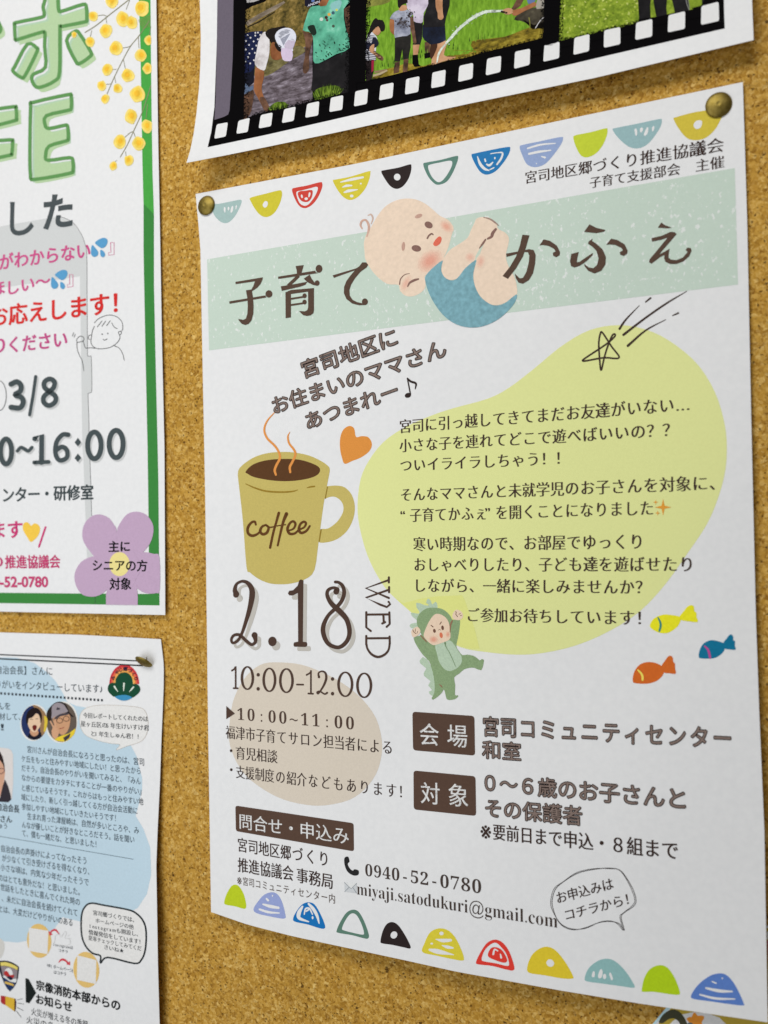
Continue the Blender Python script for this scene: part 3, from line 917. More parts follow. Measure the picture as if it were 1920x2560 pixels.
b.soft(BB, 890, 325, 78, 52, 40, SKc, (226, 172, 152), 3)
b.poly(BB(ell(722, 310, 40, 30, 28)), DK, 4, smooth=False)
b.poly(BB(ell(606, 531, 45, 30, 10)), DK, 4, smooth=False)
b.poly(BB(ell(628, 226, 36, 18, -20)), ink((196, 160, 146), grain=.1), 4, smooth=False)
b.poly(BB(ell(484, 512, 16, 42, 5)), ink((196, 160, 146), grain=.1), 4, smooth=False)
b.stroke(BB((710, 436), (725, 410), (750, 393), (764, 402)), [4, 4, 4, 3], DK, 4)
b.poly(BB((765, 490), (790, 445), (825, 418), (845, 440), (830, 485), (790, 510)), ink((222, 112, 92), grain=.1), 4)
b.soft(BB, 508, 862, 92, 42, -62, SKc, (228, 184, 166), 3)
b.stroke(BB((525, 890), (545, 855), (585, 832), (625, 820)), [3, 5, 6, 4], DK, 4)
b.stroke(BB((448, 870), (458, 820), (495, 780), (540, 768)), [3, 2.5, 2, 1.5], DK, 4)
b.stroke(BB((95, 345), (80, 310), (95, 272), (130, 265), (155, 305), (158, 350), (140, 420)), [3, 5, 5, 5, 6, 6, 3], ink((206, 170, 156), grain=.12), 3)
b.stroke(BB((150, 220), (180, 212), (196, 250), (180, 300)), [2, 4, 4, 2], ink((206, 180, 168), grain=.12), 3)
b.stroke(BB((1240, 238), (1300, 255), (1345, 285), (1380, 315)), [2, 4, 4, 2], ink((160, 136, 126), grain=.2), 4)
b.stroke(BB((1355, 350), (1325, 390), (1315, 420), (1280, 440)), [6, 8, 7, 5], DK, 4)
b.stroke(BB((1258, 448), (1230, 490), (1200, 530)), [4, 5, 2], DK, 5)
b.soft(BB, 1212, 655, 44, 72, 15, SKc, (228, 184, 166), 4)
b.soft(BB, 1112, 615, 52, 50, 0, SKc, (228, 186, 168), 4)
b.build()

# ---- coffee mug
b = Print(MAIN, 'mug_illustration')
MU = ink((196, 181, 106), grain=.06, scale=1500)
ML = ink((150, 124, 48), grain=.1)
CF = ink((92, 62, 38), grain=.06)
b.poly(C4((980, 495), (1010, 482), (1080, 478), (1150, 495), (1210, 560), (1238, 660), (1225, 770), (1170, 880), (1080, 955), (980, 985), (910, 975), (930, 872), (1000, 860), (1080, 800), (1130, 720), (1135, 660), (1110, 610), (1060, 578), (1010, 580), (965, 592)), MU, 1, n=3)
b.poly(C4((195, 365), (225, 305), (330, 230), (450, 190), (580, 178), (700, 183), (830, 210), (930, 255), (990, 295), (1014, 330), (1005, 400), (960, 640), (915, 975), (878, 1230), (800, 1310), (700, 1345), (600, 1358), (480, 1350), (380, 1310), (300, 1250), (272, 1205), (240, 800), (205, 480)), MU, 2, n=3)
b.poly(C4((265, 352), (330, 290), (450, 252), (600, 240), (750, 248), (880, 290), (928, 332), (900, 385), (800, 420), (650, 438), (500, 432), (350, 405), (285, 375)), CF, 3)
b.stroke(C4((265, 462), (350, 500), (450, 528), (580, 536), (680, 530), (728, 517)), [2, 4, 4.5, 4.5, 4, 2], ML, 3)
b.stroke(C4((812, 497), (840, 490), (878, 485)), [2, 4, 4], ML, 3)
b.stroke(C4((994, 490), (974, 592)), 2.4, ML, 3)
b.stroke(C4((937, 870), (920, 975)), 3, ML, 3)
ST = ink((224, 150, 78), grain=.05)
s = C3.s
b.stroke(C3((490, 546), (445, 598), (428, 650), (445, 700), (490, 745), (515, 785), (520, 820), (500, 860), (490, 890), (497, 917)), [2, 4, 5, 5.5, 5.5, 5.5, 6, 6, 6, 5], ST, 4)
b.stroke(C3((580, 663), (568, 690), (575, 730), (605, 770), (612, 800), (595, 840), (580, 870), (582, 902)), [1, 4, 5, 5.5, 6, 6, 6, 5], ST, 4)
CW = ink((98, 64, 34), grain=.08)
b.stroke(C4((355, 826), (345, 800), (315, 808), (285, 850), (285, 900), (320, 925), (365, 912), (400, 880)), [5, 6, 6, 7, 7, 7, 6, 4], CW, 4)
b.stroke(C4((445, 828), (410, 845), (393, 885), (418, 912), (455, 895), (468, 850), (440, 828), (480, 850), (540, 838), (620, 826)), [5, 6, 7, 7, 7, 6, 5, 4, 3, 3], CW, 4)
b.stroke(C4((560, 722), (538, 800), (510, 900), (482, 1032)), [7, 6, 6, 6], CW, 4)
b.stroke(C4((628, 730), (600, 800), (575, 900), (550, 1012)), [9, 7, 6, 5], CW, 4)
b.stroke(C4((640, 882), (690, 862), (708, 822), (690, 797), (660, 812), (637, 862), (655, 905), (700, 905), (740, 872), (785, 850), (802, 815), (782, 800), (752, 822), (738, 870), (760, 900), (805, 882), (836, 838)), [4, 5, 6, 6, 6, 7, 7, 6, 5, 5, 6, 6, 6, 7, 7, 6, 5], CW, 4)
b.build()
b = Print(MAIN, 'heart_icon')
b.poly(C3((905, 852), (888, 815), (877, 760), (878, 700), (895, 652), (930, 628), (960, 642), (972, 692), (1005, 688), (1045, 695), (1066, 735), (1050, 778), (1000, 815), (950, 835)), ink((221, 147, 70), grain=.07, scale=1500), 1)
b.build()

# ---- date
b = Print(MAIN, 'date_lettering')
two = [(185, 235), (170, 200), (185, 145), (235, 120), (285, 135), (320, 185), (325, 250), (305, 360), (270, 480), (232, 590), (195, 655), (150, 675), (138, 640), (165, 605), (215, 605), (270, 655), (320, 690), (355, 665), (350, 615)]
tw = [50, 40, 26, 26, 36, 48, 52, 44, 34, 26, 26, 24, 24, 26, 28, 30, 28, 30, 46]
one = [(765, 102), (788, 112), (783, 665), (815, 668), (822, 680), (820, 705), (805, 712), (705, 709), (698, 695), (702, 672), (740, 664), (738, 225), (690, 248), (660, 246), (648, 228), (660, 205), (695, 200), (735, 160), (750, 112)]
eight = [(1085, 215), (1095, 190), (1055, 178), (1010, 200), (1003, 250), (1040, 320), (1110, 385), (1175, 460), (1203, 560), (1190, 640), (1140, 700), (1085, 715), (1010, 680), (970, 600), (968, 520), (1010, 430), (1075, 365), (1130, 300), (1155, 225), (1140, 160), (1105, 130), (1075, 126)]
ew = [48, 32, 26, 30, 34, 42, 50, 44, 42, 38, 36, 34, 38, 42, 40, 32, 34, 34, 36, 32, 26, 26]
s = WD.s
for dx, dy, c, L in [(33, 38, ink((190, 188, 183), grain=.02), 2), (0, 0, ink((78, 60, 52), grain=.08), 4)]:
    sh = lambda P: WD([(x + dx, y + dy) for x, y in P])
    b.stroke(sh(two), [w / s for w in tw], c, L)
    b.poly(sh(ell(181, 238, 27, 30, 20)), c, L, smooth=False)
    b.poly(sh(ell(347, 606, 27, 28)), c, L, smooth=False)
    b.poly(sh(ell(508, 662, 38, 43)), c, L, smooth=False)
    b.poly(sh(one), c, L, smooth=False)
    b.stroke(sh(eight), [w / s for w in ew], c, L)
    b.poly(sh(ell(1084, 212, 26, 28)), c, L, smooth=False)
c = ink((78, 60, 52), grain=.08)
W = 19 / s
for P in [[(1558, 108), (1350, 182), (1558, 270)], [(1560, 195), (1350, 268), (1480, 330), (1540, 352), (1570, 325), (1555, 305)], [(1558, 84), (1558, 130)], [(1560, 172), (1560, 218)],
          [(1354, 420), (1562, 418)], [(1354, 398), (1354, 535), (1395, 568)], [(1562, 400), (1565, 505), (1538, 530)], [(1508, 420), (1512, 490)], [(1498, 500), (1524, 488)],
          [(1354, 634), (1566, 632)], [(1354, 612), (1354, 690)], [(1564, 618), (1566, 680)]]:
    b.stroke(WD(P), W, c, 4, smooth=False)
b.stroke(WD((1354, 680), (1366, 730), (1405, 780), (1462, 802), (1520, 780), (1556, 735), (1566, 670)), [W, 18 / s, 21 / s, 22 / s, 21 / s, 18 / s, W], c, 4)
b.build()

# ---- hours
b = Print(MAIN, 'hours_lettering')
s = C7.s
c = ink(BR)
w = 13 / s
def zero(cx, cy, rx, ry):
    P = ell(cx, cy, rx, ry, 0, 16)
    b.stroke(C7(P), [(11 + 9 * abs(math.cos(2 * math.pi * i / 16))) / s for i in range(16)], c, 4, closed=True, n=3)
for P in [[(183, 235), (203, 222), (212, 202), (212, 370)], [(196, 370), (228, 371)], [(682, 342), (731, 343)], [(757, 268), (780, 255), (790, 232), (790, 411)], [(770, 411), (806, 413)]]:
    b.stroke(C7(P), w, c, 4, smooth=False)
b.stroke(C7((852, 285), (848, 255), (872, 240), (900, 252), (908, 290), (895, 335), (870, 380), (845, 412), (838, 400), (860, 395), (895, 415), (915, 405)), [6, 4, 4, 5, 6, 5.5, 4.5, 4, 4, 4, 4, 5], c, 4)
for x, y in [(385, 267), (385, 375), (956, 299), (956, 412)]:
    b.poly(C7(ell(x, y, 13, 14)), c, 4, smooth=False)
zero(302, 292, 42, 86); zero(471, 306, 44, 88); zero(602, 312, 47, 90); zero(1054, 340, 52, 92); zero(1199, 348, 52, 92)
b.build()

# ---- morning programme
b = Print(MAIN, 'programme_text')
b.poly(C7((140, 507), (140, 608), (207, 565)), c, 4, smooth=False)
b.text('𝟏𝟎:𝟎𝟎~𝟏𝟏:𝟎𝟎', *C7((226, 612), (1120, 688)), 90 / s, BR, off=-.006, latin=True, cell=True, h1=96 / s, adv=.72)
tx = dict(off=-.011, dil=.024)
b.text('福津市子育てサロン担当者による', *C7((137, 756), (1408, 880)), 102 / s, BR2, h1=110 / s, kw=1.12, **tx)
b.text('育児相談', *C7((215, 914), (532, 948)), 100 / s, BR2, **tx)
b.text('支援制度の紹介などもあります！', *C7((216, 1060), (1487, 1218)), 100 / s, BR2, h1=110 / s, kw=1.2, **tx)
b.poly(C7(ell(177, 850, 10, 11)), BR2, 4, smooth=False)
b.poly(C7(ell(178, 996, 10, 11)), BR2, 4, smooth=False)
b.build()

# ---- dark heading boxes
BX = ink((88, 68, 58), grain=.06)
for pts, f, s_, p0, p1, h, h1 in [
    ([(57, 72), (343, 92), (346, 275), (60, 250)], C8, '会 場', (92, 224), (310, 238), 100, 104),
    ([(62, 343), (348, 370), (351, 553), (63, 523)], C8, '対 象', (97, 495), (314, 514), 100, 106),
    ([(162, 80), (863, 185), (865, 352), (165, 232)], D1, '問合せ・申込み', (188, 217), (834, 312), 90, 100)]:
    b = Print(MAIN, 'heading_box')
    b.poly(f(rnd(pts, 16)), BX, 2, smooth=False)
    b.text(s_, *f(p0, p1), h / f.s, (224, 226, 228), 4, h1=h1 / f.s, off=0, dil=.008)
    b.build()
b = Print(MAIN, 'venue_text')
outlined('宮司コミュニティセンター', *C8((385, 184), (1524, 244)), 90 / C8.s, h1=98 / C8.s, kw=1.12)
outlined('和室', *C8((380, 286), (556, 299)), 82 / C8.s)
outlined('０～６歳のお子さんと', *C8((392, 440), (1314, 522)), 84 / C8.s, h1=96 / C8.s)
outlined('その保護者', *C8((395, 556), (838, 597)), 84 / C8.s)
b.text('※要前日まで申込・８組まで', *C8((372, 655), (1280, 756)), 72 / C8.s, BR2, h1=86 / C8.s, off=0, dil=.018)
b.build()

# ---- contact
b = Print(MAIN, 'contact_text')
b.text('宮司地区郷づくり', *D1((178, 352), (706, 442)), 84 / D1.s, BR2, kw=1.15, off=0, dil=.012)
b.text('推進協議会', *D1((177, 472), (505, 528)), 86 / D1.s, BR2, off=0, dil=.014)
b.text('事務局', *D1((526, 535), (738, 576)), 88 / D1.s, BR2, off=0, dil=.014)
b.text('※宮司コミュニティセンター内', *D1((172, 545), (752, 662)), 50 / D1.s, (92, 80, 74), h1=56 / D1.s, off=0, kw=1.1)
b.text('𝟎𝟗𝟒𝟎-𝟓𝟐-𝟎𝟕𝟖𝟎', *D1((932, 496), (1618, 602)), 70 / D1.s, (70, 60, 56), h1=80 / D1.s, off=-.006, latin=True, cell=True, adv=.6)
b.text('𝐦𝐢𝐲𝐚𝐣𝐢.𝐬𝐚𝐭𝐨𝐝𝐮𝐤𝐮𝐫𝐢@𝐠𝐦𝐚𝐢𝐥.𝐜𝐨𝐦', *(D1((882, 607)) + D2((540, 510))), 31, (70, 60, 56), h1=35, off=-.011, latin=True)
b.build()
b = Print(MAIN, 'phone_icon')
b.poly(D1((809, 390), (830, 384), (838, 412), (828, 424), (832, 440), (845, 458), (858, 466), (868, 458), (892, 466), (890, 490), (866, 495), (840, 484), (820, 462), (808, 425)), (40, 40, 42), 3)
b.build()
b = Print(MAIN, 'envelope_icon')
b.poly(D1((808, 536), (880, 541), (880, 600), (810, 590)), (205, 210, 216), 3, smooth=False)
b.poly(D1((808, 536), (880, 541), (848, 572)), (226, 229, 232), 4, smooth=False)
for P in [[(808, 536), (848, 573), (880, 541)], [(810, 590), (836, 564)], [(880, 600), (858, 566)]]:
    b.stroke(D1(P), 1.2, (140, 148, 156), 5, smooth=False)
b.build()
b = Print(MAIN, 'speech_bubble')
for o, ww in [((0, 0), 1.5), ((-7, -3), 1.2)]:
    P = [(514, 400), (512, 355), (530, 302), (575, 262), (650, 218), (740, 198), (820, 192), (872, 204), (910, 250), (945, 315), (957, 368), (940, 398), (895, 428), (878, 455), (895, 524), (868, 488), (820, 476), (760, 482), (690, 508), (632, 520), (580, 508), (540, 470)]
    b.stroke(D2([(x + o[0] * (1 if i < 16 else -.6), y + o[1] * (1 if i % 3 else -1)) for i, (x, y) in enumerate(P)]), ww, (52, 46, 46), 3, closed=True)
b.text('お申込みは', *D2((543, 382), (840, 303)), 62 / D2.s, BR2, lean=-.22, off=0, dil=.014)
b.text('コチラから！', *D2((588, 472), (920, 386)), 60 / D2.s, BR2, lean=-.2, off=0, dil=.014)
b.build()

# ---- child in a green hooded suit
b = Print(MAIN, 'costume_child_illustration')
GN = ink((138, 164, 124), grain=.12, scale=1300)
GL_ = ink((182, 204, 182), grain=.08, scale=1300)
SKD = ink((231, 208, 186), grain=.03)
b.poly(DN((230, 220), (240, 205), (310, 215), (400, 245), (430, 150), (465, 122), (510, 175), (530, 235), (590, 185), (625, 220), (630, 330), (560, 380), (400, 420), (300, 500), (250, 600), (235, 690), (140, 680), (105, 635), (140, 595), (235, 580), (240, 530), (165, 470), (125, 405), (160, 390), (270, 410), (290, 370), (240, 300)), GL_, 2, n=2)
b.poly(DN((350, 1225), (295, 1290), (300, 1340), (420, 1440), (370, 1530), (375, 1580), (500, 1680), (455, 1760), (530, 1850), (465, 1880), (480, 1920), (560, 1980), (620, 1800), (560, 1500), (440, 1270)), GL_, 2, smooth=False)
b.poly(DN((240, 560), (260, 460), (320, 380), (400, 320), (500, 295), (620, 300), (720, 320), (810, 380), (880, 460), (910, 520), (1000, 520), (1058, 535), (1045, 700), (1015, 880), (985, 1020), (1030, 1110), (1100, 1190), (1180, 1180), (1300, 1200), (1380, 1250), (1430, 1290), (1460, 1265), (1503, 1280), (1500, 1340), (1455, 1475), (1330, 1430), (1230, 1430), (1130, 1460), (1040, 1540), (945, 1610), (965, 1750), (960, 1940), (1010, 1945), (1020, 1970), (960, 2020), (860, 2035), (800, 2010), (770, 1880), (745, 1840), (720, 1890), (640, 1970), (545, 2030), (522, 1995), (560, 1930), (580, 1800), (560, 1600), (520, 1440), (470, 1300), (360, 1190), (250, 1030), (180, 870), (270, 830), (330, 800), (270, 700)), GN, 3, n=2)
b.poly(DN((590, 1000), (740, 945), (850, 910), (930, 970), (1030, 1130), (1085, 1220), (1085, 1330), (1030, 1410), (960, 1460), (860, 1490), (770, 1460), (700, 1380), (650, 1280), (620, 1160)), GL_, 4, n=3)
b.poly(DN((370, 830), (390, 740), (440, 620), (500, 510), (570, 430), (640, 410), (730, 440), (810, 510), (850, 600), (865, 700), (878, 830), (850, 900), (740, 950), (620, 990), (550, 1000), (480, 960), (420, 900)), SKD, 5, n=3)
b.poly(DN((920, 410), (960, 350), (1010, 335), (1080, 370), (1110, 430), (1100, 490), (1040, 530), (960, 520), (915, 480)), SKD, 4)
b.poly(DN((140, 730), (190, 680), (230, 660), (270, 665), (310, 730), (280, 800), (200, 850), (160, 840), (140, 790)), SKD, 5)
CHD = ink((226, 172, 150), grain=.08)
b.soft(DN, 558, 895, 98, 80, 0, (231, 206, 184), (224, 164, 142), 6)
b.soft(DN, 825, 800, 48, 70, 0, (231, 206, 184), (224, 166, 144), 6)
DKD = ink((112, 80, 66))
b.poly(DN(ell(573, 732, 26, 38, -12)), DKD, 6, smooth=False)
b.poly(DN(ell(727, 675, 25, 44, -8)), DKD, 6, smooth=False)
b.poly(DN(ell(700, 815, 30, 54, -10)), ink((216, 120, 90)), 6, smooth=False)
for P, ww in [([(510, 630), (548, 658)], 2.2), ([(703, 565), (676, 608)], 2.2), ([(650, 718), (670, 705), (690, 718)], 1.3), ([(970, 370), (985, 375), (975, 420), (1010, 465)], 1.5), ([(1035, 420), (1060, 405)], 1.3), ([(1060, 445), (1085, 440)], 1.3), ([(165, 710), (180, 750), (225, 785)], 1.6), ([(215, 695), (212, 745)], 1.3), ([(245, 780), (258, 740)], 1.2)]:
    b.stroke(DN(P), ww, DKD, 6, smooth=False)
ZP = ink((118, 144, 110))
b.stroke(DN((775, 960), (790, 1030), (860, 1150), (920, 1280), (975, 1410)), [5, 2, 1.6, 1.6, 1.2], ZP, 5)
RD = ink((150, 110, 90))
b.stroke(DN((910, 540), (880, 610), (870, 700), (870, 760)), [3, 4, 2.5, 1.5], RD, 5)
b.stroke(DN((310, 815), (370, 880), (430, 945)), [2, 3, 1.5], RD, 6)
b.stroke(DN((665, 1745), (700, 1770), (720, 1800)), [1, 3, 1], RD, 5)
b.build()

# ---- three fish
for body, tail, bar, cb, cs in [
    ([(335, 390), (370, 310), (440, 262), (530, 240), (640, 250), (718, 268), (735, 310), (705, 380), (640, 440), (560, 480), (470, 478), (390, 445)], [(718, 268), (760, 215), (810, 150), (850, 122), (890, 122), (908, 150), (910, 195), (938, 220), (940, 275), (955, 310), (948, 338), (850, 330), (735, 310)], [(440, 280), (465, 330), (475, 385), (458, 452)], (220, 216, 40), (62, 130, 120)),
    ([(970, 795), (975, 720), (1010, 640), (1070, 590), (1140, 572), (1220, 585), (1290, 612), (1312, 660), (1290, 720), (1240, 770), (1170, 805), (1080, 812), (1000, 808)], [(1285, 612), (1330, 550), (1365, 505), (1395, 500), (1415, 530), (1415, 570), (1440, 590), (1435, 640), (1448, 680), (1435, 698), (1370, 692), (1305, 680)], [(1045, 650), (1085, 690), (1105, 745), (1115, 800)], (20, 108, 142), (180, 72, 140)),
    ([(115, 1110), (118, 1030), (150, 950), (210, 885), (300, 856), (400, 865), (490, 908), (520, 960), (500, 1030), (440, 1090), (360, 1125), (270, 1138), (150, 1130)], [(485, 910), (530, 840), (570, 785), (605, 774), (632, 800), (638, 855), (660, 875), (662, 940), (673, 985), (660, 1010), (590, 1002), (510, 988)], [(180, 960), (220, 1000), (240, 1045), (240, 1088)], (196, 98, 38), (226, 206, 92))]:
    b = Print(MAIN, 'fish_illustration')
    b.poly(FI(body), ink(cb, (212, 213, 213), grain=.06), 2, n=3)
    b.poly(FI(tail), ink(cb, (212, 213, 213), grain=.06), 3, n=3)
    b.stroke(FI(bar), [3.2, 5, 5.6, 5], ink(cs, (212, 213, 213)), 4)
    b.build()

# ================================================================ prints of the film-strip poster
WF = (228, 228, 226)
BK = ink((14, 13, 14), WF, grain=.02, rough=.45)
b = Print(FILM, 'film_strip_print')
# black film, carried on above the frame of the photograph
b.poly([(500, -330), (544, 0), (543, 67), (541, 134), (536, 268), (528, 330), (519, 368), (670, 336), (841, 297), (1180, 219), (1500, 143), (1812, 71), (1809, 0), (1790, -560)], BK, 1, smooth=False)
b.poly(B6((232, -30), (322, -30), (320, 150), (318, 320), (308, 500), (300, 618), (292, 642), (270, 654), (215, 672), (222, 560), (228, 300)), ink((104, 96, 108), WF, grain=.06), 2, smooth=False)
HO = ink((227, 227, 225), WF, grain=.02)
for P, f in [(P, B6) for P in [
    [(228, 697), (291, 685), (279, 765), (214, 778)], [(350, 677), (414, 660), (402, 740), (338, 750)], [(475, 645), (542, 630), (533, 707), (463, 720)],
    [(606, 612), (671, 597), (660, 677), (593, 690)], [(735, 582), (803, 567), (797, 647), (724, 660)], [(868, 548), (938, 533), (932, 615), (859, 628)],
    [(1005, 512), (1077, 497), (1070, 582), (997, 597)], [(1146, 478), (1220, 462), (1213, 548), (1138, 563)], [(1290, 443), (1365, 427), (1358, 515), (1283, 530)], [(1437, 407), (1512, 390), (1506, 480), (1430, 495)]]] + \
    [(P, B7) for P in [[(135, 325), (204, 310), (200, 388), (129, 405)], [(272, 290), (342, 275), (338, 355), (265, 373)], [(410, 255), (485, 240), (482, 320), (405, 340)],
     [(555, 222), (630, 205), (628, 287), (549, 305)], [(703, 187), (778, 168), (776, 252), (698, 271)], [(850, 150), (930, 133), (930, 218), (848, 236)],
     [(1008, 112), (1088, 93), (1087, 180), (1003, 198)], [(1167, 75), (1250, 55), (1249, 142), (1164, 160)], [(1330, 30), (1415, 8), (1418, 103), (1328, 123)]]]:
    b.poly(f(rnd(P, 11)), HO, 8, smooth=False)
b.build()

GRS = ramp_mat('print_rice_field', [(.25, (78, 112, 26)), (.45, (106, 148, 36)), (.6, (124, 168, 46)), (.8, (152, 192, 76))], 300, 5, stretch=(2.2, 1, .6), white=WF)
GRB = ramp_mat('print_lawn', [(.25, (66, 84, 22)), (.42, (110, 134, 34)), (.58, (144, 166, 50)), (.8, (194, 202, 100))], 330, 5, white=WF, rnd=.8)
BNK = ramp_mat('print_dry_bank', [(.3, (58, 50, 14)), (.5, (128, 110, 30)), (.7, (176, 158, 60))], 330, 4, stretch=(.7, 1, 1.4), white=WF)
SCR = ramp_mat('print_scrub', [(.3, (36, 32, 12)), (.43, (88, 76, 34)), (.58, (132, 110, 56)), (.74, (196, 168, 108))], 240, 6, white=WF, rnd=.75)
MUD = ramp_mat('print_mud', [(.3, (26, 20, 20)), (.42, (78, 68, 72)), (.58, (122, 112, 120)), (.72, (182, 174, 184))], 230, 6, stretch=(.55, 1, 1.7), white=WF, rnd=.7)
MUDG = ramp_mat('print_muddy_grass', [(.3, (66, 60, 36)), (.5, (110, 102, 62)), (.75, (150, 140, 100))], 260, 5, stretch=(.8, 1, 1.3), white=WF)
TUF = ramp_mat('print_rice_tuft', [(.3, (22, 34, 6)), (.5, (74, 100, 22)), (.75, (128, 156, 52))], 380, 4, stretch=(2, 1, .6), white=WF)
TEE = ramp_mat('print_green_shirt', [(.26, (34, 74, 60)), (.4, (80, 156, 128)), (.6, (100, 184, 152)), (.8, (160, 220, 196))], 150, 5, white=WF, rnd=.6)
WSH = ramp_mat('print_white_shirt', [(.3, (176, 168, 166)), (.55, (218, 214, 214)), (.8, (232, 230, 230))], 150, 4, white=WF)
GSH = ramp_mat('print_grey_shirt', [(.3, (62, 62, 72)), (.46, (128, 132, 148)), (.6, (164, 168, 182)), (.8, (190, 192, 200))], 170, 4, white=WF)
LIL = ramp_mat('print_lilac_shirt', [(.3, (160, 146, 166)), (.6, (206, 196, 212)), (.85, (226, 220, 228))], 150, 4, white=WF)
DRK = ramp_mat('print_dark_cloth', [(.3, (14, 13, 15)), (.6, (30, 28, 30)), (.85, (52, 48, 48))], 160, 4, white=WF)
DNM = ramp_mat('print_dark_denim', [(.3, (10, 14, 24)), (.6, (24, 32, 52)), (.85, (46, 58, 84))], 160, 4, white=WF)
SKN = ramp_mat('print_tan_skin', [(.3, (118, 70, 40)), (.6, (160, 104, 66)), (.85, (190, 136, 96))], 90, 3, white=WF)
SKM = ramp_mat('print_muddy_skin', [(.3, (44, 32, 26)), (.55, (104, 74, 56)), (.85, (150, 112, 90))], 170, 4, white=WF)
SKL = ramp_mat('print_light_skin', [(.3, (170, 120, 84)), (.6, (206, 160, 122)), (.85, (226, 188, 156))], 90, 3, white=WF)
LOGM = ramp_mat('print_weathered_log', [(.3, (80, 70, 60)), (.6, (146, 132, 114)), (.85, (186, 172, 150))], 150, 4, stretch=(.6, 1, 2), white=WF)
LGT = ink((206, 204, 204), WF)
HAIR = ink((26, 21, 20), WF, grain=.2)

# ---- first picture: two children in the mud
b = Print(FILM, 'mud_field_picture')
b.poly(F1((398, 120), (480, 70), (620, 20), (700, -60), (1130, -60), (1130, 330), (1050, 560), (860, 640), (600, 700), (398, 760)), SCR, 2, smooth=False)
b.poly(F1((600, 700), (850, 560), (1140, 450), (1140, 1110), (1080, 1140), (880, 1190), (600, 1260), (398, 1310), (398, 760)), MUD, 2, smooth=False)
b.poly(F1((420, 760), (620, 640), (960, 500), (1060, 560), (900, 660), (700, 800), (560, 840)), MUDG, 3, n=3)
b.poly(F1((415, -40), (565, -40), (560, 0), (500, 22), (425, 30)), ink((170, 168, 166), WF), 3, smooth=False)
b.poly(F1((410, 238), (560, 150), (700, 75), (830, 10), (842, 30), (735, 110), (560, 205), (430, 285)), LOGM, 3, smooth=False)
b.poly(F1((430, 290), (580, 215), (735, 120), (730, 135), (560, 245), (440, 300)), (40, 34, 22), 3, smooth=False)
# bending child
b.poly(F1((398, 1030), (495, 980), (490, 1120), (455, 1250), (380, 1310), (360, 1150)), SKM, 4, n=3)
b.poly(F1((398, 760), (510, 720), (500, 900), (430, 960), (398, 1000)), (18, 20, 34), 4, smooth=False)
b.poly(F1((405, 905), (450, 950), (498, 930), (495, 975), (395, 1030)), (88, 104, 132), 5, smooth=False)
b.poly(F1((400, 365), (480, 345), (600, 338), (580, 400), (545, 520), (520, 640), (510, 730), (470, 780), (398, 800)), (22, 30, 66), 5, smooth=False)
for x, y in [(432, 385), (464, 412), (516, 388), (570, 380), (498, 452), (545, 428), (448, 490), (527, 498), (484, 533), (412, 540), (513, 577), (452, 583), (501, 657), (437, 624), (414, 447), (461, 692), (412, 668), (545, 356), (517, 358)]:
    b.poly(F1(ell(x, y, 9, 10, n=10)), LGT, 6, smooth=False)
b.poly(F1((620, 345), (560, 420), (530, 560), (512, 705), (610, 770), (640, 700), (668, 580), (668, 420)), WSH, 6, n=3)
b.poly(F1((522, 735), (605, 770), (608, 850), (585, 960), (610, 1060), (665, 1165), (655, 1205), (610, 1190), (550, 1080), (500, 980), (508, 860)), SKN, 5, n=3)
b.poly(F1((560, 1080), (612, 1060), (668, 1165), (650, 1210), (612, 1200)), SKM, 6, n=3)
b.poly(F1((625, 360), (660, 320), (740, 300), (850, 290), (760, 400), (730, 480), (690, 470), (660, 420), (640, 400)), HAIR, 6, n=3)
b.poly(F1((690, 480), (720, 460), (760, 500), (800, 530), (810, 620), (760, 655), (700, 640), (680, 570)), SKN, 6, n=3)
b.poly(F1((725, 480), (755, 470), (800, 500), (810, 560), (775, 560), (745, 530)), HAIR, 7, n=3)
b.poly(F1((730, 395), (770, 330), (850, 303), (920, 320), (960, 380), (955, 450), (925, 520), (920, 560), (800, 530), (760, 480)), ink((216, 218, 228), WF), 7, n=3)
b.poly(F1((765, 380), (800, 340), (860, 320), (905, 340), (880, 360), (820, 390), (790, 420)), (164, 168, 184), 7, n=2)
b.poly(F1((790, 425), (880, 370), (900, 365), (850, 450), (825, 500)), (150, 154, 172), 7, smooth=False)
b.poly(F1((830, 510), (870, 440), (930, 425), (950, 460), (925, 530), (880, 550)), (192, 182, 204), 7, n=2)
b.poly(F1((800, 525), (920, 550), (915, 655), (870, 668), (815, 650)), ink((206, 190, 212), WF), 7, n=2)
# child in the green shirt
b.poly(F1((1030, 330), (1060, 350), (1130, 370), (1145, 420), (1105, 600), (1105, 740), (1075, 800), (1040, 790), (1035, 720), (1060, 600), (1060, 440)), SKM, 4, n=3)
b.poly(F1((1480, 100), (1550, 60), (1575, 300), (1555, 430), (1510, 320)), SKM, 4, smooth=False)
b.poly(F1((1150, 670), (1210, 695), (1540, 540), (1545, 1010), (1300, 1040), (1160, 1000), (1125, 985), (1140, 850)), DRK, 4, smooth=False)
b.poly(F1((1055, -20), (1055, 62), (1090, 75), (1200, 45), (1260, 25), (1260, -20)), (24, 22, 40), 6, smooth=False)
b.text('ANDIN', *F1((1085, 76), (1218, 28)), 26 / F1.s, (206, 208, 220), 7, off=.02, latin=True, lean=.1)
b.poly(F1((1125, -20), (1165, -20), (1160, 18), (1130, 22)), (96, 120, 180), 7, smooth=False)
b.poly(F1((1200, 45), (1260, -20), (1330, -20), (1290, 60), (1230, 70)), SKN, 6, smooth=False)
b.poly(F1((1140, 68), (1220, 60), (1300, 20), (1340, -30), (1540, -30), (1550, 20), (1480, 100), (1500, 300), (1555, 515), (1400, 590), (1210, 690), (1150, 665), (1150, 540), (1145, 400), (1100, 345), (1035, 330), (1070, 200), (1100, 110)), TEE, 5, n=2)
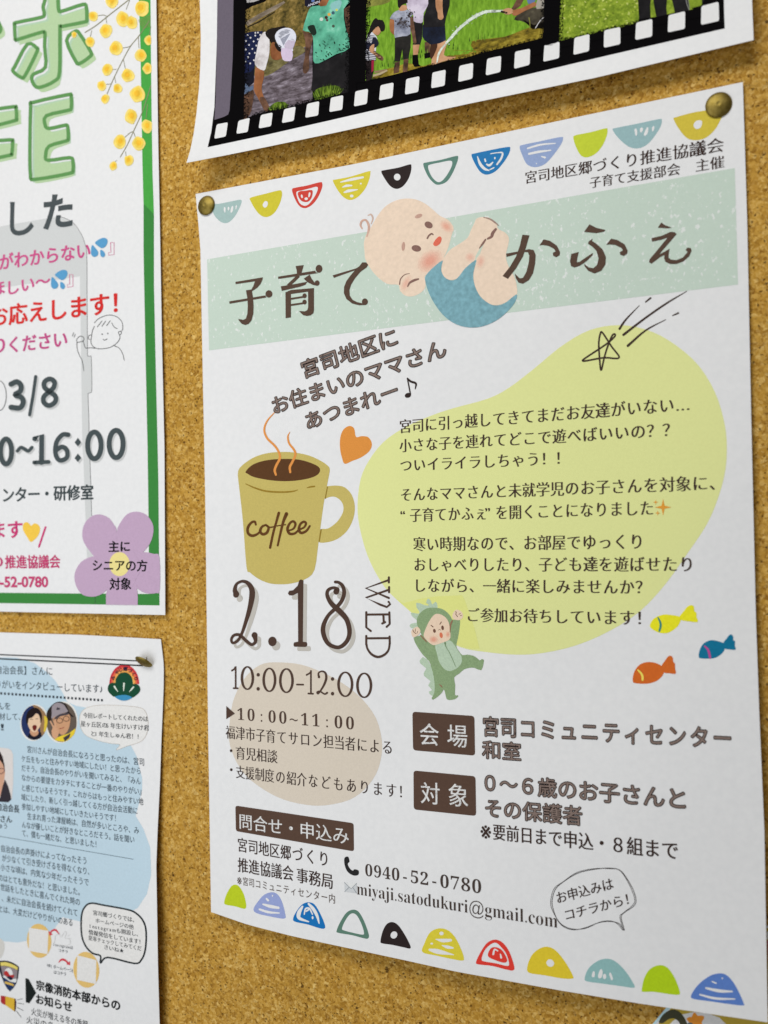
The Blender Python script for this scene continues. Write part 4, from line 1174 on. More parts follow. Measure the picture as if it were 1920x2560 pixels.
b.poly(F1((1085, 290), (1150, 270), (1170, 300), (1185, 360), (1150, 390), (1110, 345)), (26, 40, 32), 6, n=2)
b.poly(F1((1340, 40), (1430, 0), (1460, 30), (1420, 120), (1350, 110)), (136, 190, 190), 6, n=2)
for x, y, r, c in [(1238, 210, 20, (196, 214, 204)), (1290, 190, 18, (70, 40, 34)), (1322, 158, 18, (214, 168, 80)), (1365, 140, 18, (60, 92, 110)), (1404, 108, 14, (196, 208, 96)), (1300, 220, 14, (86, 64, 60)), (1368, 285, 16, (70, 84, 70)), (1340, 200, 10, (40, 60, 56))]:
    b.poly(F1(ell(x, y, r, r, n=12)), c, 6, smooth=False)
rr = random.Random(3)
for k in range(46):
    x, y = 1160 + rr.random() * 330, 430 + rr.random() * 230
    if y > 700 - (x - 1190) * .42 or y < 470 - (x - 1160) * .25:
        continue
    b.poly(F1(ell(x, y, 5 + 14 * rr.random(), 3 + 5 * rr.random(), rr.random() * 90, 8)), (30, 62, 48), 6, smooth=False)
def tuft(x0, x1, yb, ht, n):
    for k in range(n):
        x = x0 + (x1 - x0) * rr.random()
        h_ = ht * (.5 + .5 * rr.random()) * (1 - .5 * abs(2 * (x - x0) / (x1 - x0) - 1))
        yy = yb - (x - x0) * .2
        lean_ = (x - (x0 + x1) / 2) * .35 + rr.uniform(-12, 12)
        c = rr.choice([(60, 84, 18), (96, 122, 34), (124, 152, 52), (38, 56, 10)])
        b.poly(F1((x - 7, yy + rr.uniform(-20, 12)), (x + 7, yy), (x + lean_, yy - h_)), c, 7, smooth=False)
b.poly(F1((1170, 985), (1300, 940), (1420, 940), (1440, 1020), (1330, 1060), (1250, 1085), (1170, 1095)), TUF, 6, n=3)
tuft(1165, 1440, 1075, 150, 110)
b.poly(F1((680, 1160), (760, 1110), (850, 1120), (860, 1170), (780, 1200), (700, 1215)), TUF, 6, n=3)
tuft(680, 860, 1205, 90, 70)
# dark rims where the pictures fade into the film
b.poly(F1((360, -40), (415, -40), (400, 400), (396, 800), (390, 1330), (330, 1330)), BK, 7, smooth=False)
b.poly(F1((1548, -40), (1620, -40), (1620, 1030), (1535, 1030), (1545, 500)), BK, 7, smooth=False)
b.poly(F1((340, 1330), (480, 1262), (640, 1222), (860, 1178), (1080, 1118), (1250, 1080), (1400, 1040), (1560, 1010), (1560, 1090), (1250, 1160), (900, 1240), (600, 1310)), BK, 7, smooth=False)
b.fade(F1((412, -20), (402, 400), (398, 800), (396, 1290)), -16, BK, 7.5, 330, 1)
b.fade(F1((1548, -20), (1546, 500), (1535, 1010)), 14, BK, 7.5, 300, 2)
b.fade(F1((480, 1262), (640, 1222), (860, 1178), (1080, 1118), (1250, 1080), (1400, 1040)), -9, BK, 7.5, 260, 3)
b.build()

# ---- second picture: children by the rice field, a jet of water
b = Print(FILM, 'rice_field_picture')
b.poly(F2((232, -60), (1700, -60), (1700, 540), (1000, 690), (300, 870), (232, 880)), GRS, 2, smooth=False)
b.poly([(1150, -15), (1362, -15), (1358, 98), (1200, 132), (1110, 142)], GRS, 3, smooth=False)
b.poly(F2((250, -40), (520, -40), (500, 20), (420, 50), (300, 70), (245, 80)), ramp_mat('print_field_edge', [(.3, (90, 96, 40)), (.7, (150, 150, 70))], 200, 4, white=WF), 3, smooth=False)
b.poly(F2((300, 860), (420, 770), (560, 730), (700, 690), (850, 720), (950, 690), (1130, 600), (1250, 510), (1400, 470), (1560, 440), (1700, 400), (1700, 560), (1200, 650), (900, 720), (500, 825)), BNK, 3, n=3)
b.poly([(1180, 103), (1260, 92), (1320, 70), (1360, 65), (1358, 96), (1280, 115), (1200, 133)], BNK, 4, n=3)
for k in range(70):
    x, y = 330 + rr.random() * 1300, 0
    y = 760 - (x - 330) * .25 + rr.uniform(-60, 10)
    h_ = 30 + 60 * rr.random()
    b.poly(F2((x - 6, y), (x + 6, y), (x + rr.uniform(-10, 10), y - h_)), rr.choice([(52, 88, 20), (86, 126, 30), (40, 70, 22), (120, 150, 50)]), 4, smooth=False)
# little girl with striped shirt
b.poly(F2((230, 660), (325, 655), (322, 780), (300, 870), (240, 890)), (30, 22, 24), 5, smooth=False)
b.poly(F2((300, 660), (328, 658), (322, 770), (300, 790)), (150, 30, 60), 6, smooth=False)
b.poly(F2((315, 815), (370, 800), (470, 760), (475, 775), (400, 815), (320, 838)), (176, 160, 130), 5, smooth=False)
b.poly(F2((330, 775), (470, 752), (440, 775), (335, 800)), (140, 120, 90), 5, smooth=False)
b.poly(F2((260, 365), (310, 350), (355, 400), (378, 470), (350, 520), (345, 660), (232, 665), (232, 480)), ink((206, 206, 212), WF), 5, smooth=False)
for k in range(6):
    y = 375 + k * 17
    b.stroke(F2((262 - k * 3, y + 8), (330, y + 18)), 1.6, (60, 62, 84), 6, smooth=False)
    y = 555 + k * 19
    b.stroke(F2((234, y - 6), (345, y + 6)), 1.8, (54, 56, 78), 6, smooth=False)
b.poly(F2((232, 455), (300, 470), (310, 420), (345, 405), (380, 470), (350, 515), (300, 530), (232, 540)), (26, 28, 48), 6, n=2)
b.poly(F2((285, 510), (330, 480), (330, 560), (380, 610), (425, 620), (425, 650), (390, 640), (320, 590), (280, 560)), SKL, 7, n=2)
b.poly(F2((320, 560), (350, 570), (420, 615), (425, 655), (395, 655), (330, 600)), SKM, 7, n=2)
b.poly(F2((270, 350), (290, 280), (320, 220), (350, 195), (370, 215), (420, 220), (445, 270), (440, 330), (400, 340), (380, 290), (340, 320), (300, 350), (250, 430), (240, 440)), HAIR, 7, n=2)
b.poly(F2((330, 320), (370, 285), (395, 320), (400, 350), (370, 385), (340, 375), (310, 350)), SKL, 7, n=2)
# child in grey shirt
b.poly(F2((555, 680), (610, 670), (600, 790), (540, 805), (545, 740)), SKM, 5, smooth=False)
b.poly(F2((650, 650), (705, 640), (700, 700), (690, 780), (640, 790), (645, 720)), SKM, 5, smooth=False)
b.poly(F2((555, 410), (730, 375), (725, 520), (700, 640), (645, 650), (635, 530), (610, 670), (553, 670)), ramp_mat('print_black_trousers', [(.3, (16, 15, 14)), (.7, (44, 42, 38))], 150, 3, white=WF), 6, smooth=False)
b.poly(F2((500, 215), (545, 210), (550, 300), (555, 380), (520, 360), (500, 320)), SKN, 5, n=2)
b.poly(F2((715, 200), (755, 190), (765, 270), (785, 420), (790, 470), (755, 470), (745, 400), (715, 270)), SKM, 6, n=2)
b.poly(F2((500, 205), (540, 140), (600, 110), (690, 105), (740, 140), (770, 155), (720, 190), (725, 370), (640, 395), (555, 412), (548, 300), (545, 215)), GSH, 6, n=2)
for k in range(70):
    cx, cy = rr.choice([(700, 150), (640, 250), (680, 270), (620, 240), (720, 160)])
    b.poly(F2(ell(cx + rr.gauss(0, 30), cy + rr.gauss(0, 26), 4 + 12 * rr.random(), 3 + 7 * rr.random(), rr.uniform(-60, 60), 8)), rr.choice([(66, 60, 62), (88, 84, 90), (50, 44, 46)]), 7, smooth=False)
b.poly(F2((595, 110), (620, 60), (680, 60), (685, 105), (640, 120)), SKL, 6, n=2)
b.poly(F2((580, -60), (690, -60), (695, 30), (640, 45), (605, 90), (588, 70)), HAIR, 7, smooth=False)
# lilac shirt
b.poly(F2((760, 240), (860, 230), (850, 420), (830, 490), (750, 485), (770, 400)), DRK, 5, smooth=False)
b.poly(F2((750, 490), (825, 485), (805, 600), (755, 600)), SKL, 5, smooth=False)
b.poly(F2((748, 600), (805, 595), (815, 700), (840, 720), (770, 730), (745, 690)), (16, 15, 17), 6, smooth=False)
b.poly(F2((690, 95), (700, -50), (930, -50), (915, 60), (870, 140), (860, 240), (820, 250), (760, 230), (755, 150)), LIL, 6, n=2)
# grown-up in black
b.poly(F2((880, 460), (940, 450), (935, 580), (880, 590)), SKM, 4, smooth=False)
b.poly(F2((875, 585), (938, 570), (945, 625), (880, 640)), (18, 17, 18), 5, smooth=False)
b.poly(F2((940, 470), (1110, 440), (1110, 520), (1090, 600), (1150, 620), (1215, 620), (1200, 640), (1080, 670), (1000, 700), (955, 700), (960, 600)), SKL, 5, n=2)
b.poly(F2((945, 480), (1020, 480), (1000, 560), (960, 640), (940, 620)), (64, 40, 28), 6, n=2)
b.poly(F2((860, 270), (1100, 250), (1110, 440), (1050, 470), (950, 490), (880, 440), (855, 400)), DNM, 6, smooth=False)
b.poly(F2((915, -60), (1160, -60), (1150, 60), (1110, 200), (1095, 290), (870, 300), (870, 180), (920, 40)), DRK, 7, smooth=False)
b.poly(F2((1005, -50), (1070, -50), (1075, 60), (1080, 150), (1088, 190), (1060, 218), (1025, 200), (1022, 140), (1002, 80)), SKL, 8, n=2)
# jet of water
WTR = ink((208, 218, 204), WF, grain=.25, scale=700)
b.stroke(F2((1115, 470), (1170, 410), (1240, 330), (1330, 250), (1430, 180), (1540, 130), (1660, 120)) + F3((120, 118), (235, 112)), [5, 7, 7, 7, 8, 7, 6, 6, 5], WTR, 6)
for k in range(60):
    t = rr.random()
    x, y = 1115 + 430 * t, 470 - 340 * (1 - (1 - t) ** 1.6)
    b.poly(F2(ell(x + rr.gauss(0, 16), y + rr.gauss(8, 16), 3 + 6 * rr.random(), 2 + 3 * rr.random(), -40, 8)), WTR, 7, smooth=False)
b.stroke(F2((1100, 490), (1060, 540), (1030, 600), (1015, 680)), [4, 5, 5, 3], WTR, 6)
# man with the hose
b.poly(F3((395, 150), (520, 90), (680, 70), (680, 190), (640, 240), (560, 290), (480, 240), (420, 215), (355, 205)), ramp_mat('print_khaki', [(.3, (36, 32, 26)), (.6, (78, 72, 58)), (.85, (116, 108, 88))], 150, 3, white=WF), 5, n=2)
b.poly(F3((440, 200), (560, 260), (650, 230), (680, 200), (680, 290), (540, 300)), (20, 18, 14), 6, smooth=False)
b.poly(F3((345, 60), (390, -20), (460, -20), (420, 60), (365, 100), (320, 100)), SKM, 5, smooth=False)
b.poly(F3((480, -20), (585, -20), (560, 30), (500, 40)), (96, 116, 164), 5, smooth=False)
b.poly(F3((575, 60), (600, -20), (680, -20), (680, 80), (590, 95)), ink((164, 158, 146), WF), 6, smooth=False)
b.poly(F3((330, 110), (440, 80), (560, 20), (580, 60), (470, 110), (380, 160), (340, 155)), SKN, 7, n=2)
b.poly(F3((235, 105), (290, 82), (335, 95), (340, 130), (300, 150), (250, 140)), SKL, 7, n=2)
b.stroke(F3((225, 120), (275, 132)), 5, (40, 34, 26), 7, smooth=False)
b.stroke(F3((668, 170), (620, 220), (575, 290)), [1.5, 2, 2], LGT, 7)
b.stroke(F3((508, 185), (516, 230), (518, 300)), [3, 2, 2], (130, 130, 60), 7)
b.poly(F2((225, -60), (243, -60), (236, 400), (228, 900), (120, 900), (60, 600), (70, -60)), BK, 8, smooth=False)
b.poly(F3((668, -40), (828, -40), (818, 200), (818, 430), (740, 470), (640, 470), (660, 300)), BK, 8, smooth=False)
b.poly([(926, 203), (1000, 188), (1080, 164), (1150, 149), (1200, 133), (1280, 114), (1360, 94), (1370, 130), (1200, 170), (1000, 216), (926, 232)], BK, 7, smooth=False)
b.fade(F2((243, -20), (236, 400), (230, 860)), -14, BK, 8.5, 280, 4)
b.fade(F3((668, -20), (664, 300), (645, 440)), 12, BK, 8.5, 160, 5)
b.fade([(926, 205), (1000, 190), (1080, 166), (1200, 135), (1360, 96)], -9, BK, 7.5, 330, 6)
b.build()

# ---- third picture: lawn and dark trouser legs
b = Print(FILM, 'lawn_picture')
b.poly(F3((835, -40), (1640, -40), (1640, 230), (1460, 290), (1280, 320), (1100, 370), (950, 405), (815, 425)), GRB, 2, smooth=False)
b.poly(F4((350, -40), (1200, -40), (1190, 30), (1000, 70), (560, 180), (350, 210)), GRB, 2, smooth=False)
for k in range(150):
    x, y = 1405 + rr.random() * 190, rr.random() * 95 - 10
    if y > 92 - (x - 1400) * .19:
        continue
    b.poly(ell(x, y, 1.5 + 3 * rr.random(), 1 + 1.5 * rr.random(), rr.uniform(-60, 60), 8), rr.choice([(176, 192, 78), (120, 144, 38), (96, 118, 30), (194, 204, 116)]), 3, smooth=False)
for P in [[(370, -40), (505, -40), (495, 60), (500, 190), (385, 200), (380, 80)], [(520, -40), (665, -40), (655, 80), (665, 170), (560, 190), (535, 60)], [(700, -40), (870, -40), (880, 100), (740, 130), (725, 60)], [(1000, -40), (1100, -40), (1090, 40), (1010, 50)]]:
    b.poly(F4(P), DRK, 5, smooth=False)
b.stroke(F4((850, 0), (862, 50), (880, 95)), 1.6, (150, 150, 150), 6)
b.stroke(F4((870, -5), (885, 80)), 1.2, (130, 130, 130), 6)
b.poly(F4((1050, -40), (1222, -40), (1222, 90), (990, 110), (900, 80), (1000, 55)), BK, 6, smooth=False)
b.poly(F3((815, 428), (950, 402), (1100, 372), (1280, 325), (1460, 285), (1640, 235), (1640, 330), (815, 500)), BK, 6, smooth=False)
b.poly(F4((380, 190), (560, 165), (760, 120), (1000, 85), (1000, 170), (380, 280)), BK, 6, smooth=False)
b.fade(F3((828, -20), (818, 200), (815, 410)), -14, BK, 6.5, 170, 7)
b.fade(F3((815, 428), (950, 402), (1100, 372), (1280, 325), (1460, 285), (1640, 235)), -9, BK, 6.5, 280, 8)
b.build()

# ================================================================ prints of the green-bordered poster
WG = (228, 230, 233)
b = Print(GREEN, 'green_border')
b.poly([(345, -500), (372, -500)] + B1((1300, 0), (1303, 400), (1310, 1000), (1318, 1500), (1330, 1850), (1240, 1760), (1230, 1400), (1222, 900), (1213, 400), (1200, 0)), (74, 164, 72), 1, smooth=False)
b.poly(B1((1240, 1760), (1330, 1850)) + B2((1330, 800), (1345, 1500), (1362, 2212)) + B3((1368, 700), (1378, 1775), (820, 1766), (0, 1755), (-3000, 1690), (-3000, 1602), (0, 1665), (700, 1672), (1290, 1676), (1283, 1000)) + B2((1275, 2212), (1255, 1300), (1240, 500)), (62, 134, 66), 1, smooth=False)
b.build()

# ---- door drawing behind the text
b = Print(GREEN, 'door_illustration')
DG = ink((206, 210, 213), WG, grain=.03)
b.poly(B2((-800, 390), (0, 298), (300, 245), (490, 214), (545, 218), (630, 265), (700, 360), (740, 470), (750, 560), (755, 1415), (760, 1738), (770, 2212)) + B3((785, 720), (800, 1350), (820, 1765), (768, 1765), (745, 1200), (720, 500)) + B2((712, 2212), (700, 1400), (690, 728), (400, 770), (0, 830), (-800, 920)), DG, 1, smooth=False)
b.poly(B2((755, 1416), (775, 1420), (790, 1440), (793, 1720), (775, 1736), (760, 1738)), DG, 1, smooth=False)
LN = ink((58, 60, 64), WG)
b.stroke(B2((490, 214), (545, 220), (630, 265), (700, 360), (740, 470), (750, 560), (752, 900), (756, 1416)), .9, LN, 3)
b.stroke(B2((756, 1416), (775, 1420), (789, 1440), (793, 1700), (780, 1734), (760, 1738)), .9, LN, 3)
b.stroke(B2((760, 1738), (768, 2000), (771, 2212)) + B3((780, 600), (792, 1000)), .9, LN, 3)
b.stroke(B3((822, 1700), (823, 1766)), .9, LN, 3)
b.build()

# ---- big outlined letters
b = Print(GREEN, 'heading_lettering')
LF, LS, LO = ink((180, 208, 166), WG, grain=.05), ink((176, 206, 180), WG, grain=.05), ink((98, 150, 90), WG, grain=.06)
ho = [(385, -60), (388, 0), (372, 60), (382, 120), (355, 150), (140, 195), (126, 220), (132, 335), (150, 342), (360, 278), (388, 290), (385, 400), (392, 580), (290, 640), (275, 690), (310, 750), (370, 748), (470, 700), (515, 620), (518, 245), (540, 228), (730, 190), (750, 170), (745, 60), (715, 38), (540, 95), (508, 90), (500, 0), (490, -60)]
dl = [(235, 382), (315, 412), (318, 450), (215, 655), (180, 668), (112, 615), (130, 570)]
dr = [(650, 270), (690, 295), (785, 450), (775, 490), (690, 548), (655, 530), (575, 350)]
ee = [(285, 885), (590, 817), (614, 830), (615, 935), (580, 955), (400, 1000), (390, 1080), (425, 1110), (560, 1082), (584, 1095), (590, 1195), (570, 1218), (425, 1262), (395, 1340), (415, 1385), (600, 1362), (630, 1395), (630, 1470), (600, 1498), (300, 1550), (264, 1515), (258, 1300), (265, 920)]
f1 = [(-200, 985), (115, 922), (138, 940), (142, 1020), (118, 1045), (-200, 1110)]
f2 = [(-200, 1250), (88, 1208), (108, 1235), (102, 1325), (80, 1342), (-200, 1385)]
so = [(-120, 60), (-40, 150), (5, 240), (-20, 290), (-150, 330)]
for P in (ho, dl, dr, ee, f1, f2, so):
    sft = lambda d, e: B1([(x + d, y + e) for x, y in P])
    b.poly(sm(sft(22, 26), True, 3), LS, 1, smooth=False)
    b.poly(sm(sft(38, 38), True, 3) if P in (dl, dr, so) else sm(B1([(x + (38 if x < 480 else 6), y + 40 * (1 if y < 900 else .8)) for x, y in P]), True, 3), LF, 2, smooth=False)
    b.stroke(B1(P), 31 / B1.s, LO, 3, closed=True, n=3)
b.build()

# ---- mimosa
b = Print(GREEN, 'mimosa_illustration')
YE = [ink(c, WG, grain=.12, scale=300) for c in [(244, 218, 122), (245, 208, 84), (238, 188, 58)]]
BRC = ink((138, 136, 110), WG)
for P, w in [([(1110, 0), (930, 140), (830, 220), (735, 280)], 2.4), ([(1290, 180), (1200, 310), (1130, 395), (1065, 510), (990, 660), (925, 810)], 2.0), ([(1303, 740), (1240, 940), (1150, 1140), (1100, 1250), (1040, 1355)], 2.0),
             ([(845, 135), (895, 130), (930, 145)], 1.6), ([(915, 150), (922, 200)], 1.5), ([(780, 315), (792, 265)], 1.5), ([(1055, 415), (1110, 405), (1140, 385)], 1.5), ([(1065, 510), (1085, 605)], 1.5), ([(970, 602), (1005, 598)], 1.5), ([(920, 728), (955, 725)], 1.5), ([(1000, 715), (990, 665)], 1.5), ([(1200, 415), (1195, 310)], 1.5), ([(1080, 1185), (1120, 1150), (1150, 1140), (1168, 1180)], 1.8), ([(1090, 1360), (1085, 1310)], 1.4), ([(1090, 80), (1120, 0)], 1.4), ([(1290, 300), (1303, 230)], 1.4), ([(1262, 1020), (1275, 900)], 1.6), ([(990, 1400), (1010, 1385)], 1.2)]:
    b.stroke(B1(P), w, BRC, 3)
for k in range(9):
    b.stroke(B1((1195 + k * 4, 175 + k * 9), (1300, 130 + k * 12)), .9, (140, 150, 90), 3, smooth=False)
for x, y, r in [(965, 10, 52), (805, 140, 42), (1060, 165, 60), (1140, 195, 50), (1225, 70, 62), (915, 265, 54), (780, 360, 40), (1002, 420, 56), (1215, 480, 50), (1285, 350, 38), (925, 602, 48), (1275, 592, 42), (1106, 652, 54), (880, 738, 38), (1015, 765, 38), (910, 855, 36), (1190, 815, 64), (1130, 1005, 56), (1272, 1090, 52), (1035, 1222, 54), (1198, 1240, 54), (1112, 1385, 40), (978, 1432, 34), (640, 300, 24)]:
    P = [(x + r * (1 + rr.uniform(-.13, .13)) * math.cos(t), y + 1.12 * r * (1 + rr.uniform(-.13, .13)) * math.sin(t)) for t in (2 * math.pi * i / 10 for i in range(10))]
    P = [(min(p[0], 1303 + p[1] * .008), p[1]) for p in P]
    b.poly(B1(P), YE[0], 4, n=3)
    d = rr.uniform(-.2, .2) * r
    P2 = [(min(x + d + (p[0] - x) * .72, 1300), y - .1 * r + (p[1] - y) * .72) for p in P]
    b.poly(B1(P2), YE[1], 5, n=3)
    P3 = [(min(x + d + (p[0] - x) * .4, 1298), y - .12 * r + (p[1] - y) * .4) for p in P]
    b.poly(B1(P3), YE[2], 6, n=3)
b.build()

# ---- texts
b = Print(GREEN, 'closing_words')
SL = (76, 84, 88)
b.text('し', *B1((85, 2035), (292, 2035)), 290 / B1.s, SL, off=.02, fit='ink', lean=0)
b.text('た', *B1((370, 1990), (625, 1962)), 300 / B1.s, SL, off=.03, fit='ink', lean=.03)
b.build()
b = Print(GREEN, 'question_text')
PK = (206, 88, 144)
b.text('がわからない', *B2((-5, 676), (778, 568)), 138 / B2.s, PK, off=0, dil=(.028, .018), h1=140 / B2.s)
b.text('しい～', *B2((75, 890), (432, 822)), 125 / B2.s, PK, off=0, dil=(.028, .018))
b.text('ほ', *B2((-75, 900), (40, 885)), 125 / B2.s, PK, off=0, dil=(.028, .018))
for x, y in [(935, 545), (580, 822)]:
    b.stroke(B2((x + 18, y - 107), (x + 50, y - 110), (x + 50, y - 5), (x + 2, y), (x + 2, y - 22), (x + 22, y - 24), (x + 20, y - 105)), 1.3, PK, 4, smooth=False)
b.text('お応えします！', *B2((-75, 1165), (1012, 1048)), 176 / B2.s, (216, 54, 52), off=0, dil=(.028, .018), kw=.98)
b.text('り', *B2((-48, 1400), (40, 1390)), 140 / B2.s, (196, 84, 140), off=0, dil=(.028, .018))
b.text('ください', *B2((85, 1390), (578, 1338)), 140 / B2.s, (196, 84, 140), off=0, dil=(.028, .018))
b.build()
b = Print(GREEN, 'venue_text')
b.text('ンター・研修室', *B3((28, 884), (804, 858)), 128 / B3.s, (66, 76, 80), off=0, dil=(.028, .018), h1=128 / B3.s, kw=.96)
b.build()
b = Print(GREEN, 'contact_text')
b.text('ます', *B3((-60, 1200), (192, 1190)), 150 / B3.s, (202, 64, 122), off=0, dil=(.028, .018))
b.stroke(B3((393, 1098), (336, 1268)), 4.5, (202, 64, 122), 4, smooth=False)
b.text('の', *B3((-85, 1452), (22, 1450)), 110 / B3.s, (194, 70, 116), off=0, dil=(.028, .018))
b.text('推進協議会', *B3((45, 1455), (518, 1450)), 112 / B3.s, (194, 70, 116), off=0, dil=(.028, .018), h1=112 / B3.s)
b.text('0-52-0780', *B3((-60, 1615), (416, 1614)), 88 / B3.s, (194, 70, 116), off=.03, latin=True, h1=88 / B3.s)
b.build()
b = Print(GREEN, 'sweat_drop_icon')
DB = ink((92, 158, 206), WG, grain=.05)
for dx, dy in [(0, 0), (-346, 276)]:
    m_ = lambda *P: B2([(x + dx, y + dy) for x, y in P])
    b.poly(m_((820, 440), (850, 412), (890, 396), (922, 405), (928, 435), (910, 470), (880, 485), (850, 468)), DB, 5, n=3)
    b.poly(m_((795, 458), (825, 485), (848, 520), (840, 550), (810, 560), (788, 540), (786, 505)), DB, 5, n=3)
    b.poly(m_((868, 500), (895, 512), (908, 540), (895, 562), (872, 555), (866, 530)), DB, 5, n=3)
b.build()
b = Print(GREEN, 'heart_icon')
b.poly(B3((264, 1226), (232, 1180), (202, 1130), (196, 1090), (212, 1060), (240, 1058), (266, 1085), (272, 1085), (296, 1066), (328, 1076), (346, 1110), (335, 1160), (305, 1200)), ink((240, 200, 80), WG, grain=.05), 3, n=3)
b.build()

# ---- dates in round brush letters with a grey shade
b = Print(GREEN, 'date_lettering')
SLA, SHD = ink((72, 82, 86), WG, grain=.06), ink((196, 199, 202), WG)
for dx, dy, c, L in [(12, 14, SHD, 3), (0, 0, SLA, 5)]:
    m2 = lambda f, P: f([(x + dx, y + dy) for x, y in P])
    b.stroke(m2(B2, [(95, 1660), (145, 1640), (180, 1670), (175, 1720), (130, 1752), (185, 1775), (200, 1820), (170, 1865), (95, 1860)]), 46 / 3.456, c, L)
    b.stroke(m2(B2, [(308, 1595), (285, 1760), (256, 1925)]), 28 / 3.456, c, L, smooth=False)
    b.stroke(m2(B2, [(430, 1615), (470, 1640), (462, 1690), (425, 1725), (378, 1770), (380, 1820), (425, 1845), (475, 1815), (478, 1765), (430, 1725), (385, 1690), (385, 1640)]), 42 / 3.456, c, L, closed=True, n=4)
    for cx, cy, rx, ry in [(52, 445, 48, 108), (815, 392, 58, 115), (1003, 380, 60, 118)]:
        b.stroke(m2(B3, ell(cx, cy, rx, ry, 0, 14)), 44 / 3.456, c, L, closed=True, n=3)
    b.stroke(m2(B3, [(150, 440), (180, 410), (215, 425), (245, 440), (275, 410)]), 30 / 3.456, c, L)
    b.stroke(m2(B3, [(300, 335), (360, 300), (358, 540)]), 44 / 3.456, c, L, smooth=False)
    b.stroke(m2(B3, [(295, 540), (420, 535)]), 34 / 3.456, c, L, smooth=False)
    b.stroke(m2(B3, [(590, 300), (540, 300), (490, 360), (478, 450), (500, 510), (540, 520), (580, 490), (575, 430), (535, 405), (490, 430)]), 40 / 3.456, c, L)
    for y in (365, 500):
        b.poly(m2(B3, [(672, y - 38), (702, y), (672, y + 36), (644, y + 2)]), c, L, smooth=False)
b.stroke(B2(ell(-10, 1760, 64, 130, 0, 24)), 1.6, (50, 52, 56), 4, closed=True, n=2)
b.build()

# ---- little line-drawn boy knocking
b = Print(GREEN, 'boy_line_drawing')
LB = ink((48, 48, 50), WG)
for P in [[(815, 1130), (850, 1095), (910, 1068), (965, 1064), (1020, 1085), (1055, 1130), (1060, 1180), (1052, 1200)], [(815, 1160), (798, 1200), (790, 1250), (785, 1290), (795, 1325), (830, 1350), (880, 1354), (940, 1345), (990, 1320), (1025, 1285), (1036, 1250), (1022, 1215)],
          [(785, 1235), (766, 1242), (764, 1268), (778, 1274)], [(1022, 1210), (1045, 1202), (1046, 1225), (1032, 1234)], [(840, 1165), (880, 1115)], [(880, 1160), (912, 1115)], [(920, 1155), (952, 1112)], [(965, 1130), (985, 1165), (1012, 1180)], [(890, 1272), (905, 1280), (925, 1268)],
          [(820, 1350), (780, 1345), (740, 1348), (725, 1310), (715, 1285)], [(665, 1300), (662, 1275), (680, 1252), (700, 1245), (720, 1255), (725, 1275), (712, 1290), (690, 1295), (665, 1305), (668, 1360), (690, 1420), (710, 1460), (724, 1544)], [(980, 1325), (1030, 1350), (1060, 1400), (1073, 1455)], [(625, 1245), (636, 1215)], [(640, 1255), (650, 1228)]]:
    b.stroke(B2(P), 1.3, LB, 4)
for x, y in [(882, 1228), (930, 1222)]:
    b.poly(B2(ell(x, y, 6, 6, n=10)), LB, 4, smooth=False)
b.build()

# ---- lilac flower with its words
b = Print(GREEN, 'flower_illustration')
LI = ink((190, 164, 194), WG, grain=.04)
for i, P in enumerate([[(1008, 1140), (985, 1080), (940, 1020), (870, 990), (800, 1000), (735, 1060), (710, 1150), (725, 1230), (780, 1310), (850, 1380), (1000, 1400)],
          [(1008, 1145), (1040, 1060), (1100, 985), (1180, 965), (1260, 990), (1315, 1060), (1325, 1140), (1295, 1240), (1220, 1330), (1100, 1420), (1000, 1400)],
          [(900, 1360), (800, 1352), (700, 1400), (645, 1500), (655, 1600), (710, 1680), (800, 1700), (880, 1675), (960, 1600), (1060, 1480)],
          [(1150, 1340), (1240, 1315), (1330, 1330), (1377, 1358), (1380, 1640), (1350, 1668), (1280, 1672), (1200, 1640), (1100, 1540), (1040, 1440)],
          [(1040, 1420), (1180, 1600), (1190, 1700), (1190, 1772), (916, 1768), (915, 1680), (940, 1580)]]):
    b.poly(B3(P), LI, 5 if i % 2 else 6, smooth=i != 4, n=3)
b.poly(B3((880, 1300), (1150, 1300), (1230, 1440), (1140, 1620), (930, 1620), (830, 1440)), LI, 7, smooth=False)
b.poly(B3(ell(1032, 1418, 88, 104)), ink((232, 220, 148), WG, grain=.04), 8, smooth=False)
b.text('主に', *B3((940, 1314), (1120, 1310)), 94 / B3.s, (24, 24, 28), 9, off=0, dil=(.03, .02))
b.text('シニアの方', *B3((803, 1476), (1270, 1480)), 98 / B3.s, (24, 24, 28), 9, off=0, dil=(.028, .018), h1=98 / B3.s)
b.text('対象', *B3((948, 1640), (1132, 1638)), 102 / B3.s, (24, 24, 28), 9, off=0, dil=(.028, .018))
b.build()

# ================================================================ prints of the newsletter
WN = (226, 227, 228)
b = Print(NEWS, 'cloud_print')
CL = ink((186, 209, 223), WN, grain=.03)
b.poly([(-420, 1700)] + B4((0, 495), (140, 498), (300, 545), (400, 620), (480, 700), (540, 800), (580, 880)) + B4((660, 915), (800, 940), (960, 1040), (1090, 1180), (1180, 1350), (1228, 1540), (1228, 1640), (1190, 1800)) + B5((1172, 275), (1240, 390), (1298, 550), (1306, 780), (1270, 950), (1190, 1070), (1100, 1120), (900, 1180), (700, 1190), (540, 1150), (470, 1250), (340, 1335), (150, 1370), (0, 1355)) + [(-420, 2330)], CL, 1, smooth=False)
b.build()

